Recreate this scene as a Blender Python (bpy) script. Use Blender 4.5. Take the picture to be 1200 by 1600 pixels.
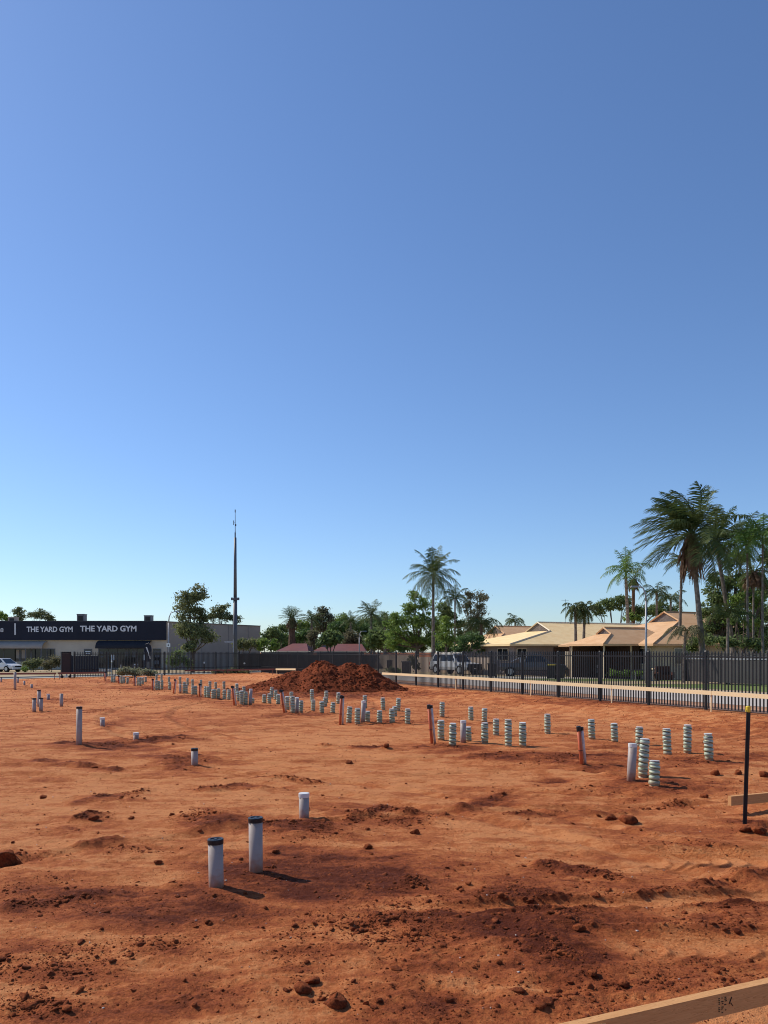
import bpy, math, random
import numpy as np
R = math.radians
random.seed(7)
for o in list(bpy.data.objects): bpy.data.objects.remove(o)
SC = bpy.context.scene
COL = SC.collection
# ------------------------------------------------------------------ camera, sky, sun, exposure
F, HX, HY, EYE = 1215.0, 600.0, 1019.0, 1.8      # focal length (px of 1200x1600), principal column, horizon row, eye height
cam_d = bpy.data.cameras.new('camera'); cam = bpy.data.objects.new('camera', cam_d); COL.objects.link(cam)
cam_d.sensor_fit = 'VERTICAL'; cam_d.sensor_height = 24.0; cam_d.lens = F / 1600 * 24.0
cam_d.shift_y = (HY - 800) / 1600.0
cam_d.clip_start = 0.05; cam_d.clip_end = 6000
cam.location = (0, 0, EYE); cam.rotation_euler = (R(90), 0, 0)
SC.camera = cam
SUN_EL = R(43); SUN_DIR = (-0.865, 0.502)        # towards the sun, on the ground plane
w = bpy.data.worlds.new('World'); SC.world = w; w.use_nodes = True
nt = w.node_tree; nt.nodes.clear()
sky = nt.nodes.new('ShaderNodeTexSky'); sky.sky_type = 'NISHITA'; sky.sun_disc = False
sky.sun_elevation = SUN_EL; sky.sun_rotation = math.atan2(SUN_DIR[0], SUN_DIR[1])
sky.altitude = 0; sky.air_density = 1.0; sky.dust_density = 0.3; sky.ozone_density = 2.5
bg = nt.nodes.new('ShaderNodeBackground'); bg.inputs['Strength'].default_value = 0.112
wo = nt.nodes.new('ShaderNodeOutputWorld')
tint = nt.nodes.new('ShaderNodeMix'); tint.data_type = 'RGBA'; tint.blend_type = 'MULTIPLY'; tint.inputs[0].default_value = 1
tint.inputs[7].default_value = (0.93, 1.10, 1.35, 1)      # bluer, cleaner air than the model's default
nt.links.new(sky.outputs[0], tint.inputs[6]); nt.links.new(tint.outputs[2], bg.inputs[0]); nt.links.new(bg.outputs[0], wo.inputs[0])
sd = bpy.data.lights.new('sun', 'SUN'); sun = bpy.data.objects.new('sun', sd); COL.objects.link(sun)
sd.energy = 5.0; sd.angle = R(0.5); sd.color = (1.0, 0.92, 0.79)
from mathutils import Vector, Matrix, Euler
sv = Vector((SUN_DIR[0] * math.cos(SUN_EL), SUN_DIR[1] * math.cos(SUN_EL), math.sin(SUN_EL)))
sun.rotation_euler = sv.to_track_quat('Z', 'Y').to_euler()
SC.view_settings.view_transform = 'Standard'; SC.view_settings.look = 'None'
SC.view_settings.exposure = -0.12; SC.view_settings.gamma = 1.0
SC.render.engine = 'CYCLES'
SC.cycles.filter_width = 1.05

# ------------------------------------------------------------------ materials
M = {}
def mat(name, col, rough=0.8, col2=None, nscale=6.0, bump=0.0, bscale=40.0, metal=0.0, spec=0.3, stretch=(1, 1, 1),
        trans=0.0, coat=0.0, lo=0.35, hi=0.65):
    m = bpy.data.materials.new(name); m.use_nodes = True; t = m.node_tree; p = t.nodes['Principled BSDF']
    p.inputs['Base Color'].default_value = (*col, 1); p.inputs['Roughness'].default_value = rough
    p.inputs['Metallic'].default_value = metal; p.inputs['Specular IOR Level'].default_value = spec
    p.inputs['Coat Weight'].default_value = coat
    tc = t.nodes.new('ShaderNodeTexCoord'); mp = t.nodes.new('ShaderNodeMapping')
    mp.inputs['Scale'].default_value = stretch
    t.links.new(tc.outputs['Object'], mp.inputs[0])
    if col2:
        n = t.nodes.new('ShaderNodeTexNoise'); n.inputs['Scale'].default_value = nscale; n.inputs['Detail'].default_value = 5
        t.links.new(mp.outputs[0], n.inputs['Vector'])
        r = t.nodes.new('ShaderNodeValToRGB')
        r.color_ramp.elements[0].position = lo; r.color_ramp.elements[0].color = (*col, 1)
        r.color_ramp.elements[1].position = hi; r.color_ramp.elements[1].color = (*col2, 1)
        t.links.new(n.outputs['Fac'], r.inputs[0]); t.links.new(r.outputs[0], p.inputs['Base Color'])
    if bump:
        n2 = t.nodes.new('ShaderNodeTexNoise'); n2.inputs['Scale'].default_value = bscale; n2.inputs['Detail'].default_value = 6
        t.links.new(mp.outputs[0], n2.inputs['Vector'])
        b = t.nodes.new('ShaderNodeBump'); b.inputs['Strength'].default_value = bump; b.inputs['Distance'].default_value = 0.02
        t.links.new(n2.outputs['Fac'], b.inputs['Height']); t.links.new(b.outputs[0], p.inputs['Normal'])
    if trans:
        tr = t.nodes.new('ShaderNodeBsdfTranslucent'); mx = t.nodes.new('ShaderNodeMixShader'); mx.inputs[0].default_value = trans
        src = p.inputs['Base Color'].links[0].from_socket if p.inputs['Base Color'].is_linked else None
        if src: t.links.new(src, tr.inputs[0])
        else: tr.inputs[0].default_value = (*col, 1)
        out = t.nodes['Material Output']
        t.links.new(p.outputs[0], mx.inputs[1]); t.links.new(tr.outputs[0], mx.inputs[2]); t.links.new(mx.outputs[0], out.inputs[0])
    M[name] = m
    return m
mat('pvc', (0.37, 0.315, 0.285), 0.5, (0.30, 0.22, 0.18), 9, 0.05, 60, lo=.5, hi=.8)
def dust(mn, z1, k):
    t = M[mn].node_tree; p = t.nodes['Principled BSDF']; src = p.inputs['Base Color'].links[0].from_socket
    tc = t.nodes.new('ShaderNodeTexCoord'); sx = t.nodes.new('ShaderNodeSeparateXYZ'); t.links.new(tc.outputs['Object'], sx.inputs[0])
    n = t.nodes.new('ShaderNodeTexNoise'); n.inputs['Scale'].default_value = 22; n.inputs['Detail'].default_value = 6; t.links.new(tc.outputs['Object'], n.inputs['Vector'])
    a = t.nodes.new('ShaderNodeMath'); a.operation = 'MULTIPLY_ADD'; a.inputs[1].default_value = -.22; t.links.new(n.outputs['Fac'], a.inputs[0]); t.links.new(sx.outputs[2], a.inputs[2])
    mr = t.nodes.new('ShaderNodeMapRange'); mr.inputs['From Min'].default_value = -.13; mr.inputs['From Max'].default_value = z1; mr.inputs['To Min'].default_value = k; mr.inputs['To Max'].default_value = .05
    t.links.new(a.outputs[0], mr.inputs['Value'])
    mx = t.nodes.new('ShaderNodeMix'); mx.data_type = 'RGBA'; mx.inputs[7].default_value = (.34, .12, .05, 1)
    t.links.new(mr.outputs[0], mx.inputs[0]); t.links.new(src, mx.inputs[6]); t.links.new(mx.outputs[2], p.inputs['Base Color'])
dust('pvc', .02, .85)
mat('pvc_cap', (0.66, 0.65, 0.63), 0.4)
mat('black_plastic', (0.012, 0.012, 0.014), 0.35, (0.03, 0.028, 0.03), 20)
mat('orange_pipe', (0.62, 0.13, 0.04), 0.5, (0.48, 0.10, 0.04), 12)
mat('white_conduit', (0.66, 0.64, 0.62), 0.45, (0.5, 0.42, 0.38), 15)
mat('yellow_plastic', (0.72, 0.52, 0.04), 0.45)
mat('steel_black', (0.010, 0.010, 0.013), 0.42, (0.02, 0.019, 0.022), 3)
mat('fence_black', (0.008, 0.008, 0.011), 0.4, (0.016, 0.014, 0.016), 1.5)
mat('galv', (0.36, 0.36, 0.37), 0.5, (0.28, 0.28, 0.3), 5, metal=0.3)
mat('mast_grey', (0.13, 0.13, 0.145), 0.5, (0.1, 0.1, 0.11), 1.0, metal=0.2)
mat('navy', (0.011, 0.013, 0.026), 0.6, (0.015, 0.017, 0.032), 0.6)
mat('navy_light', (0.024, 0.025, 0.033), 0.7, (0.02, 0.021, 0.028), 1.0)
mat('sign_white', (0.80, 0.80, 0.80), 0.5)
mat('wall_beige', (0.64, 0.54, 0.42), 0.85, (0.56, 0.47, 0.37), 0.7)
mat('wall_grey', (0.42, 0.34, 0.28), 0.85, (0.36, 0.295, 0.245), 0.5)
mat('awning_grey', (0.42, 0.35, 0.29), 0.7, (0.36, 0.3, 0.25), 1.0)
mat('glass_dark', (0.012, 0.015, 0.02), 0.08, spec=0.6)
mat('frame_grey', (0.14, 0.14, 0.15), 0.5)
mat('cream', (0.62, 0.50, 0.34), 0.85, (0.52, 0.41, 0.28), 1.2)
mat('house_grey', (0.32, 0.27, 0.25), 0.85, (0.27, 0.23, 0.21), 1.0)
mat('roof_tan', (0.93, 0.70, 0.38), 0.75, (0.86, 0.61, 0.31), 1.3, spec=.1, stretch=(1, 1, 3))
mat('roof_brown', (0.72, 0.45, 0.25), 0.6, (0.64, 0.38, 0.20), 1.2, spec=.1, stretch=(1, 1, 3))
mat('roof_red', (0.19, 0.062, 0.05), 0.6, (0.15, 0.05, 0.045), 1.0)
mat('trim_cream', (0.75, 0.66, 0.5), 0.6)
mat('brown_dark', (0.045, 0.028, 0.022), 0.7, (0.07, 0.04, 0.03), 1.5)
mat('fence_beige', (0.50, 0.38, 0.29), 0.75, (0.43, 0.33, 0.25), 0.8)
mat('fence_dark', (0.05, 0.046, 0.045), 0.7, (0.065, 0.06, 0.058), 0.5)
mat('colorbond_brown', (0.033, 0.027, 0.027), 0.6, (0.045, 0.036, 0.034), 0.5)
mat('asphalt', (0.45, 0.39, 0.34), 0.9, (0.50, 0.44, 0.385), 0.35, 0.2, 25)
mat('concrete', (0.46, 0.42, 0.36), 0.9, (0.38, 0.34, 0.29), 0.8, 0.15, 20)
mat('verge_dirt', (0.46, 0.26, 0.16), 0.95, (0.36, 0.18, 0.1), 0.8, 0.3, 12)
mat('verge_tan', (0.42, 0.31, 0.19), 0.95, (0.32, 0.25, 0.13), 0.6, 0.3, 12)
mat('lawn', (0.10, 0.16, 0.035), 0.95, (0.17, 0.19, 0.05), 1.1, 0.3, 14)
mat('dry_grass', (0.25, 0.24, 0.09), 0.95, (0.16, 0.18, 0.06), 1.1)
mat('car_white', (0.72, 0.72, 0.71), 0.3, coat=0.5)
mat('car_grey', (0.12, 0.115, 0.12), 0.35, (0.10, 0.095, 0.10), 1.0, coat=0.5)
mat('tyre', (0.015, 0.015, 0.015), 0.8)
mat('rim', (0.45, 0.45, 0.46), 0.35, metal=0.7)
mat('lamp_clear', (0.7, 0.7, 0.68), 0.15)
mat('lamp_red', (0.35, 0.02, 0.02), 0.2)
mat('bark', (0.17, 0.125, 0.095), 0.9, (0.09, 0.065, 0.05), 3, 0.6, 20, stretch=(1, 1, .4))
mat('bark_pale', (0.24, 0.20, 0.165), 0.9, (0.12, 0.095, 0.075), 3, 0.4, 15, stretch=(1, 1, 1.5))
mat('dead_frond', (0.115, 0.062, 0.04), 0.95, (0.20, 0.125, 0.08), 4, trans=.2)
mat('gum_leaf', (0.127, 0.152, 0.063), 0.7, (0.240, 0.253, 0.113), 1.4, trans=0.4)
mat('green_leaf', (0.112, 0.194, 0.044), 0.65, (0.255, 0.345, 0.074), 1.2, trans=0.45)
mat('dark_leaf', (0.058, 0.109, 0.036), 0.6, (0.122, 0.200, 0.058), 1.0, trans=0.35)
mat('mid_leaf', (0.096, 0.150, 0.053), 0.6, (0.211, 0.264, 0.088), 1.1, trans=0.42)
mat('brownish_leaf', (0.117, 0.123, 0.062), 0.8, (0.207, 0.179, 0.103), 1.3, trans=0.38)
mat('palm_leaf', (0.053, 0.089, 0.027), 0.6, (0.124, 0.150, 0.048), 1.0, trans=0.28, spec=.2)
mat('palm_leaf_bright', (0.094, 0.187, 0.041), 0.45, (0.190, 0.287, 0.068), 1.3, trans=0.35, spec=.25)
mat('saltbush', (0.230, 0.253, 0.149), 0.85, (0.322, 0.322, 0.196), 3, trans=0.35)
mat('weed', (0.22, 0.23, 0.09), 0.85, (0.3, 0.27, 0.12), 3, trans=.2)
mat('stone_white', (0.6, 0.58, 0.55), 0.9)
mat('pebble', (0.55, 0.47, 0.42), 0.9, (0.4, 0.3, 0.25), 8)
mat('sofa_brown', (0.06, 0.022, 0.016), 0.7)
mat('ink', (0.02, 0.012, 0.01), 0.7)

def timber_mat(name, a, b, c, sc=3.0):
    m = bpy.data.materials.new(name); m.use_nodes = True; t = m.node_tree; p = t.nodes['Principled BSDF']
    p.inputs['Roughness'].default_value = .75; p.inputs['Specular IOR Level'].default_value = .2
    tc = t.nodes.new('ShaderNodeTexCoord'); mp = t.nodes.new('ShaderNodeMapping'); mp.inputs['Scale'].default_value = (1.0, 14, 14)
    t.links.new(tc.outputs['Object'], mp.inputs[0])
    n = t.nodes.new('ShaderNodeTexNoise'); n.inputs['Scale'].default_value = sc; n.inputs['Detail'].default_value = 3
    n.inputs['Distortion'].default_value = 1.5
    t.links.new(mp.outputs[0], n.inputs['Vector'])
    mu = t.nodes.new('ShaderNodeMath'); mu.operation = 'MULTIPLY'; mu.inputs[1].default_value = 7; t.links.new(n.outputs['Fac'], mu.inputs[0])
    fr = t.nodes.new('ShaderNodeMath'); fr.operation = 'FRACT'; t.links.new(mu.outputs[0], fr.inputs[0])
    r = t.nodes.new('ShaderNodeValToRGB'); e = r.color_ramp.elements
    e[0].position = 0; e[0].color = (*a, 1); e[1].position = .9; e[1].color = (*b, 1)
    e2 = e.new(1.0); e2.color = (*c, 1)
    t.links.new(fr.outputs[0], r.inputs[0])
    n3 = t.nodes.new('ShaderNodeTexNoise'); n3.inputs['Scale'].default_value = 2.0; t.links.new(tc.outputs['Object'], n3.inputs['Vector'])
    mx = t.nodes.new('ShaderNodeMix'); mx.data_type = 'RGBA'; mx.inputs[0].default_value = .18
    t.links.new(r.outputs[0], mx.inputs[6]); mx.inputs[7].default_value = (*[(x + y) / 2 * .9 for x, y in zip(a, b)], 1)
    t.links.new(mx.outputs[2], p.inputs['Base Color'])
    M[name] = m
timber_mat('timber', (0.62, 0.33, 0.14), (0.52, 0.25, 0.095), (0.28, 0.11, 0.04))
timber_mat('timber_pale', (0.86, 0.68, 0.42), (0.80, 0.60, 0.34), (0.6, 0.4, 0.2))
timber_mat('timber_shaded', (0.30, 0.14, 0.10), (0.24, 0.11, 0.08), (0.16, 0.07, 0.05))  # rail timber seen on its shaded side, the shade put into the colour

def wrap_mat():
    m = bpy.data.materials.new('wrap'); m.use_nodes = True; t = m.node_tree; p = t.nodes['Principled BSDF']
    p.inputs['Roughness'].default_value = .5
    tc = t.nodes.new('ShaderNodeTexCoord'); sx = t.nodes.new('ShaderNodeSeparateXYZ'); t.links.new(tc.outputs['Object'], sx.inputs[0])
    oi = t.nodes.new('ShaderNodeObjectInfo')
    n = t.nodes.new('ShaderNodeTexNoise'); n.inputs['Scale'].default_value = 9; t.links.new(tc.outputs['Object'], n.inputs['Vector'])
    # spiral: fraction of height plus tilt across
    def ma(op, a, b):
        x = t.nodes.new('ShaderNodeMath'); x.operation = op
        for i, v in enumerate((a, b)):
            if isinstance(v, (int, float)): x.inputs[i].default_value = v
            else: t.links.new(v, x.inputs[i])
        return x.outputs[0]
    ang = ma('ARCTAN2', sx.outputs[1], sx.outputs[0])
    v = ma('ADD', ma('MULTIPLY', sx.outputs[2], 12.0), ma('MULTIPLY', ang, 0.159))
    v = ma('ADD', v, ma('MULTIPLY', n.outputs['Fac'], 0.5))
    fr = ma('FRACT', v, 0)
    r = t.nodes.new('ShaderNodeValToRGB'); e = r.color_ramp.elements; r.color_ramp.interpolation = 'LINEAR'
    e[0].position = 0; e[0].color = (.33, .43, .33, 1)
    e[1].position = .5; e[1].color = (.40, .48, .40, 1)
    for pos, c in ((.56, (.035, .055, .045)), (.68, (.06, .085, .07)), (.74, (.40, .44, .20)), (.9, (.50, .52, .45))):
        q = e.new(pos); q.color = (*c, 1)
    t.links.new(fr, r.inputs[0])
    # yellower towards the foot
    mx = t.nodes.new('ShaderNodeMix'); mx.data_type = 'RGBA'
    lo = t.nodes.new('ShaderNodeMapRange'); lo.inputs['From Min'].default_value = 0; lo.inputs['From Max'].default_value = .3
    lo.inputs['To Min'].default_value = .45; lo.inputs['To Max'].default_value = 0
    t.links.new(sx.outputs[2], lo.inputs['Value']); t.links.new(lo.outputs[0], mx.inputs[0])
    t.links.new(r.outputs[0], mx.inputs[6]); mx.inputs[7].default_value = (.36, .38, .14, 1)
    t.links.new(mx.outputs[2], p.inputs['Base Color'])
    M['wrap'] = m
wrap_mat(); dust('wrap', .0, .7); dust('white_conduit', .02, .8)

def soil_mat(name, use_attr=True):
    m = bpy.data.materials.new(name); m.use_nodes = True; t = m.node_tree; p = t.nodes['Principled BSDF']
    p.inputs['Roughness'].default_value = .95; p.inputs['Specular IOR Level'].default_value = .12
    tc = t.nodes.new('ShaderNodeTexCoord')
    def noise(s, d=5, ro=.6):
        n = t.nodes.new('ShaderNodeTexNoise'); n.inputs['Scale'].default_value = s; n.inputs['Detail'].default_value = d
        n.inputs['Roughness'].default_value = ro
        t.links.new(tc.outputs['Object'], n.inputs['Vector']); return n.outputs['Fac']
    def ma(op, a, b, cl=False):
        x = t.nodes.new('ShaderNodeMath'); x.operation = op; x.use_clamp = cl
        for i, v in enumerate((a, b)):
            if isinstance(v, (int, float)): x.inputs[i].default_value = v
            else: t.links.new(v, x.inputs[i])
        return x.outputs[0]
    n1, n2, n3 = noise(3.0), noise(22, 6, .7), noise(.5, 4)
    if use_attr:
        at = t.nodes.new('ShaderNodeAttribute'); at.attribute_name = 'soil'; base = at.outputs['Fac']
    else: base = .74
    f = ma('ADD', base, ma('MULTIPLY', ma('SUBTRACT', n1, .5), .55))
    f = ma('ADD', f, ma('MULTIPLY', ma('SUBTRACT', n2, .5), .95))
    mp2 = t.nodes.new('ShaderNodeMapping'); mp2.inputs['Scale'].default_value = (.55, 2.6, 1); mp2.inputs['Rotation'].default_value = (0, 0, .12)
    t.links.new(tc.outputs['Object'], mp2.inputs[0])
    ns_ = t.nodes.new('ShaderNodeTexNoise'); ns_.inputs['Scale'].default_value = 2.4; ns_.inputs['Detail'].default_value = 7; ns_.inputs['Roughness'].default_value = .68
    ns_.inputs['Distortion'].default_value = .6; t.links.new(mp2.outputs[0], ns_.inputs['Vector'])
    f = ma('ADD', f, ma('MULTIPLY', ma('SUBTRACT', ns_.outputs['Fac'], .5), .9))
    n4 = noise(70, 3, .6)
    f = ma('ADD', f, ma('MULTIPLY', ma('SUBTRACT', n4, .5), .6))
    f = ma('ADD', f, ma('MULTIPLY', ma('SUBTRACT', n3, .5), .35), True)
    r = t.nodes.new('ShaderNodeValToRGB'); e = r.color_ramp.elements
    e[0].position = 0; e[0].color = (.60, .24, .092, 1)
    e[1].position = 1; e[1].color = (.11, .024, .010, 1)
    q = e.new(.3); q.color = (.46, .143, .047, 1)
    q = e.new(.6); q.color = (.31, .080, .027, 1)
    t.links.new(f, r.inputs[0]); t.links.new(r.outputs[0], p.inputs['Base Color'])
    b = t.nodes.new('ShaderNodeBump'); b.inputs['Strength'].default_value = .8; b.inputs['Distance'].default_value = .035
    hh = ma('ADD', noise(45, 6, .7), ma('MULTIPLY', noise(160, 3, .6), .4))
    t.links.new(hh, b.inputs['Height']); t.links.new(b.outputs[0], p.inputs['Normal'])
    M[name] = m
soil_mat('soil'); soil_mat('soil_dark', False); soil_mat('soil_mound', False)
for n_ in M['soil_mound'].node_tree.nodes:
    if n_.type == 'VALTORGB':
        for e_ in n_.color_ramp.elements: c_ = e_.color; e_.color = (c_[0] * .80, c_[1] * .70, c_[2] * .66, 1)

# ------------------------------------------------------------------ mesh builder
class MB:
    def __init__(s): s.v = []; s.f = []; s.m = []; s.k = 0; s.mi = 0
    def add(s, vs, fs):
        b = s.k; s.v.extend([tuple(v) for v in vs]); s.k += len(vs)
        s.f.extend([tuple(i + b for i in f) for f in fs]); s.m.extend([s.mi] * len(fs))
    def box(s, c, size, rz=0, taper=1.0, rot=None):
        x, y, z = [a / 2 for a in size]
        vs = []
        for dz in (-z, z):
            t = taper if dz > 0 else 1
            for dx, dy in ((-x, -y), (x, -y), (x, y), (-x, y)): vs.append(Vector((dx * t, dy * t, dz)))
        mt = rot if rot is not None else Matrix.Rotation(rz, 3, 'Z')
        vs = [mt @ v + Vector(c) for v in vs]
        s.add(vs, [(3, 2, 1, 0), (4, 5, 6, 7), (0, 1, 5, 4), (1, 2, 6, 5), (2, 3, 7, 6), (3, 0, 4, 7)])
    def tube(s, pts, rad, n=8, cap=True, start=0):
        pts = [Vector(p) for p in pts]
        if not isinstance(rad, (list, tuple)): rad = [rad] * len(pts)
        vs = []; pv = None
        for i, p in enumerate(pts):
            d = (pts[min(i + 1, len(pts) - 1)] - pts[max(i - 1, 0)]).normalized()
            a = Vector((1, 0, 0)) if abs(d.x) < .9 else Vector((0, 1, 0))
            if pv is not None: a = pv
            u = (a - d * a.dot(d)).normalized(); pv = u; v = d.cross(u)
            for k in range(n):
                t = 2 * math.pi * k / n + start
                vs.append(p + (u * math.cos(t) + v * math.sin(t)) * rad[i])
        fs = []
        for i in range(len(pts) - 1):
            for k in range(n):
                fs.append((i * n + k, i * n + (k + 1) % n, (i + 1) * n + (k + 1) % n, (i + 1) * n + k))
        if cap: fs.append(tuple(range(n - 1, -1, -1))); fs.append(tuple((len(pts) - 1) * n + k for k in range(n)))
        s.add(vs, fs)
    def lathe(s, prof, c=(0, 0, 0), n=20):
        vs = []
        for r, z in prof:
            for k in range(n):
                t = 2 * math.pi * k / n; vs.append((c[0] + r * math.cos(t), c[1] + r * math.sin(t), c[2] + z))
        fs = []
        for i in range(len(prof) - 1):
            for k in range(n): fs.append((i * n + k, i * n + (k + 1) % n, (i + 1) * n + (k + 1) % n, (i + 1) * n + k))
        fs.append(tuple(range(n - 1, -1, -1))); fs.append(tuple((len(prof) - 1) * n + k for k in range(n)))
        s.add(vs, fs)
    def quad(s, a, b, c, d): s.add([a, b, c, d], [(0, 1, 2, 3)])
    def build(s, name, m, parent=None, smooth=False, loc=None):
        me = bpy.data.meshes.new(name); me.from_pydata(s.v, [], s.f)
        mats = m if isinstance(m, (list, tuple)) else [m]
        for k in mats: me.materials.append(M[k])
        if len(mats) > 1: me.polygons.foreach_set('material_index', s.m)
        if smooth: me.polygons.foreach_set('use_smooth', [True] * len(me.polygons))
        me.update()
        o = bpy.data.objects.new(name, me); COL.objects.link(o)
        if parent is not None: o.parent = parent
        if loc is not None: o.location = loc
        return o
def tag(o, label=None, cat=None, group=None, kind=None):
    if label: o['label'] = label
    if cat: o['category'] = cat
    if group: o['group'] = group
    if kind: o['kind'] = kind
    return o
def empty(name, loc, label, cat, group=None, rz=0, rot=None):
    o = bpy.data.objects.new(name, None); COL.objects.link(o); o.location = loc
    o.rotation_euler = rot if rot else (0, 0, rz); o.empty_display_size = .2
    return tag(o, label, cat, group)
def shift(o, off):      # mesh written in world coordinates -> origin at off
    o.data.transform(Matrix.Translation(-Vector(off))); return o
def copy_tree(o, parent=None):
    c = o.copy(); COL.objects.link(c); c.parent = parent
    for ch in list(o.children): copy_tree(ch, c)
    return c
# arrays -> mesh quickly
def np_mesh(name, V, Fq, m, smooth=False, parent=None, loc=None):
    me = bpy.data.meshes.new(name); nv, nf, k = len(V), len(Fq), Fq.shape[1]
    me.vertices.add(nv); me.vertices.foreach_set('co', V.astype(np.float32).ravel())
    me.loops.add(nf * k); me.loops.foreach_set('vertex_index', Fq.astype(np.int32).ravel())
    me.polygons.add(nf); me.polygons.foreach_set('loop_start', np.arange(0, nf * k, k, dtype=np.int32))
    me.polygons.foreach_set('loop_total', np.full(nf, k, dtype=np.int32))
    if smooth: me.polygons.foreach_set('use_smooth', np.ones(nf, dtype=bool))
    me.materials.append(M[m]); me.update(calc_edges=True); me.validate()
    o = bpy.data.objects.new(name, me); COL.objects.link(o)
    if parent is not None: o.parent = parent
    if loc is not None: o.location = loc
    return o

# ------------------------------------------------------------------ terrain function
rs = np.random.RandomState(11)
TAB = rs.rand(8, 256, 256).astype(np.float32)
def vnoise(x, y, s):
    xi = np.floor(x).astype(np.int64); yi = np.floor(y).astype(np.int64)
    fx = x - xi; fy = y - yi; fx = fx * fx * fx * (fx * (fx * 6 - 15) + 10); fy = fy * fy * fy * (fy * (fy * 6 - 15) + 10)
    T = TAB[s % 8]; x0 = xi & 255; x1 = (xi + 1) & 255; y0 = yi & 255; y1 = (yi + 1) & 255
    a = T[x0, y0] * (1 - fx) + T[x1, y0] * fx; b = T[x0, y1] * (1 - fx) + T[x1, y1] * fx
    return (a * (1 - fy) + b * fy) * 2 - 1
def fbm(x, y, lam, octv=4, s=0, gain=.5):
    a = 1.0; tot = 0; x = x / lam; y = y / lam; nn = 0
    for i in range(octv):
        c, sn = math.cos(1.1 * i + s), math.sin(1.1 * i + s)
        tot = tot + a * vnoise(x * c - y * sn + 17.3 * i + s * 31, x * sn + y * c + 9.1 * i, i + s); nn += a
        a *= gain; x = x * 2.03; y = y * 2.03
    return tot / nn
# fences: right fence through A along d; left fence from the corner
A = np.array([10.06, 24.3]); D = np.array([-.4277, .9039]); N = np.array([.9039, .4277])
CP = np.array([-10.8, 68.3]); D2 = np.array([-.628, -.778]); N2 = np.array([-.778, .628])
def sR(x, y): return (x - A[0]) * N[0] + (y - A[1]) * N[1]
def sL(x, y): return (x - CP[0]) * N2[0] + (y - CP[1]) * N2[1]
def W(px, py, Z): return ((px - HX) * Z / F, Z, EYE - (py - HY) * Z / F)
def flatpt(px, py): k = py - HY; return ((px - HX) * EYE / k, F * EYE / k)
# patches (px, py, rx, ry, dampness, roughness, raise)
PATCH = [(820, 1560, 420, 55, .15, .7, 0), (640, 1470, 260, 60, .2, .62, 0), (200, 1550, 260, 34, .15, .32, 0), (1000, 1440, 260, 50, .15, .5, 0),
 (470, 1372, 215, 44, 1.0, .28, 0), (230, 1420, 260, 36, .72, .35, 0), (60, 1400, 120, 30, .6, .4, 0), (560, 1395, 90, 25, .5, .3, 0),
 (820, 1440, 120, 52, .95, .8, .02), (700, 1490, 170, 48, .4, .85, .015), (880, 1490, 90, 36, .75, .9, .02), (600, 1560, 200, 40, .3, .7, .0),
 (900, 1575, 190, 26, .35, .8, .0), (1110, 1408, 55, 14, .65, .7, .01), (1010, 1415, 60, 14, .3, .6, 0), (100, 1500, 160, 50, .3, .4, 0),
 (330, 1285, 70, 17, .6, .95, .03), (460, 1300, 90, 16, .55, .9, .02), (290, 1190, 46, 14, .6, .9, .025), (250, 1158, 66, 7, .6, .95, .05),
 (180, 1165, 90, 8, .55, .5, -.02), (170, 1135, 22, 6, .5, .9, .03), (640, 1282, 60, 9, .45, .8, .0), (560, 1265, 90, 9, .3, .4, 0),
 (1010, 1232, 110, 12, .55, .7, .01), (880, 1187, 120, 10, .5, .8, .02), (1100, 1190, 90, 10, .35, .6, 0), (940, 1200, 60, 8, .55, .7, 0),
 (780, 1183, 60, 8, .5, .9, .03), (700, 1168, 60, 7, .55, .8, .01), (600, 1130, 70, 5, .45, .7, 0), (480, 1118, 70, 5, .5, .7, 0),
 (400, 1105, 60, 4, .5, .6, 0), (300, 1090, 60, 4, .5, .6, 0), (230, 1076, 50, 4, .5, .6, 0), (190, 1066, 40, 3, .5, .6, 0), (360, 1098, 60, 3, .4, .5, 0),
 (1165, 1294, 50, 13, .6, .95, .02), (640, 1382, 24, 8, .6, .95, .02), (150, 1280, 34, 6, .45, .9, .02), (170, 1250, 60, 6, .4, .8, .02),
 (110, 1300, 70, 8, .3, .6, 0), (200, 1330, 80, 10, .3, .6, .0), (400, 1235, 50, 5, .4, .9, .01), (100, 1095, 40, 5, .3, .6, 0),
 (590, 1168, 40, 3, .5, .8, 0), (500, 1190, 60, 4, .35, .5, 0), (760, 1250, 40, 8, .4, .6, -.01), (870, 1218, 40, 4, .7, .6, -.03),
 (345, 1405, 40, 12, .45, .6, .02), (960, 1277, 36, 5, .5, .8, .0), (20, 1338, 60, 10, .3, .5, 0), (130, 1112, 60, 4, .25, .5, 0),
 (500, 1086, 150, 7, .55, .8, .02), (660, 1084, 90, 4, .45, .6, .01), (900, 1098, 200, 5, .35, .4, 0),
 (500, 1500, 120, 30, .2, .5, 0), (330, 1560, 160, 26, .3, .6, 0), (60, 1580, 90, 20, .45, .8, 0), (240, 1480, 120, 20, .35, .5, 0)]
TRACKS = ((6.75, .05, .33, 2.0, 7.0, .17, .030), (4.76, .04, .24, 1.3, 5.2, .185, .026), (5.35, .16, .12, .2, 3.5, .15, .012))
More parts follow.
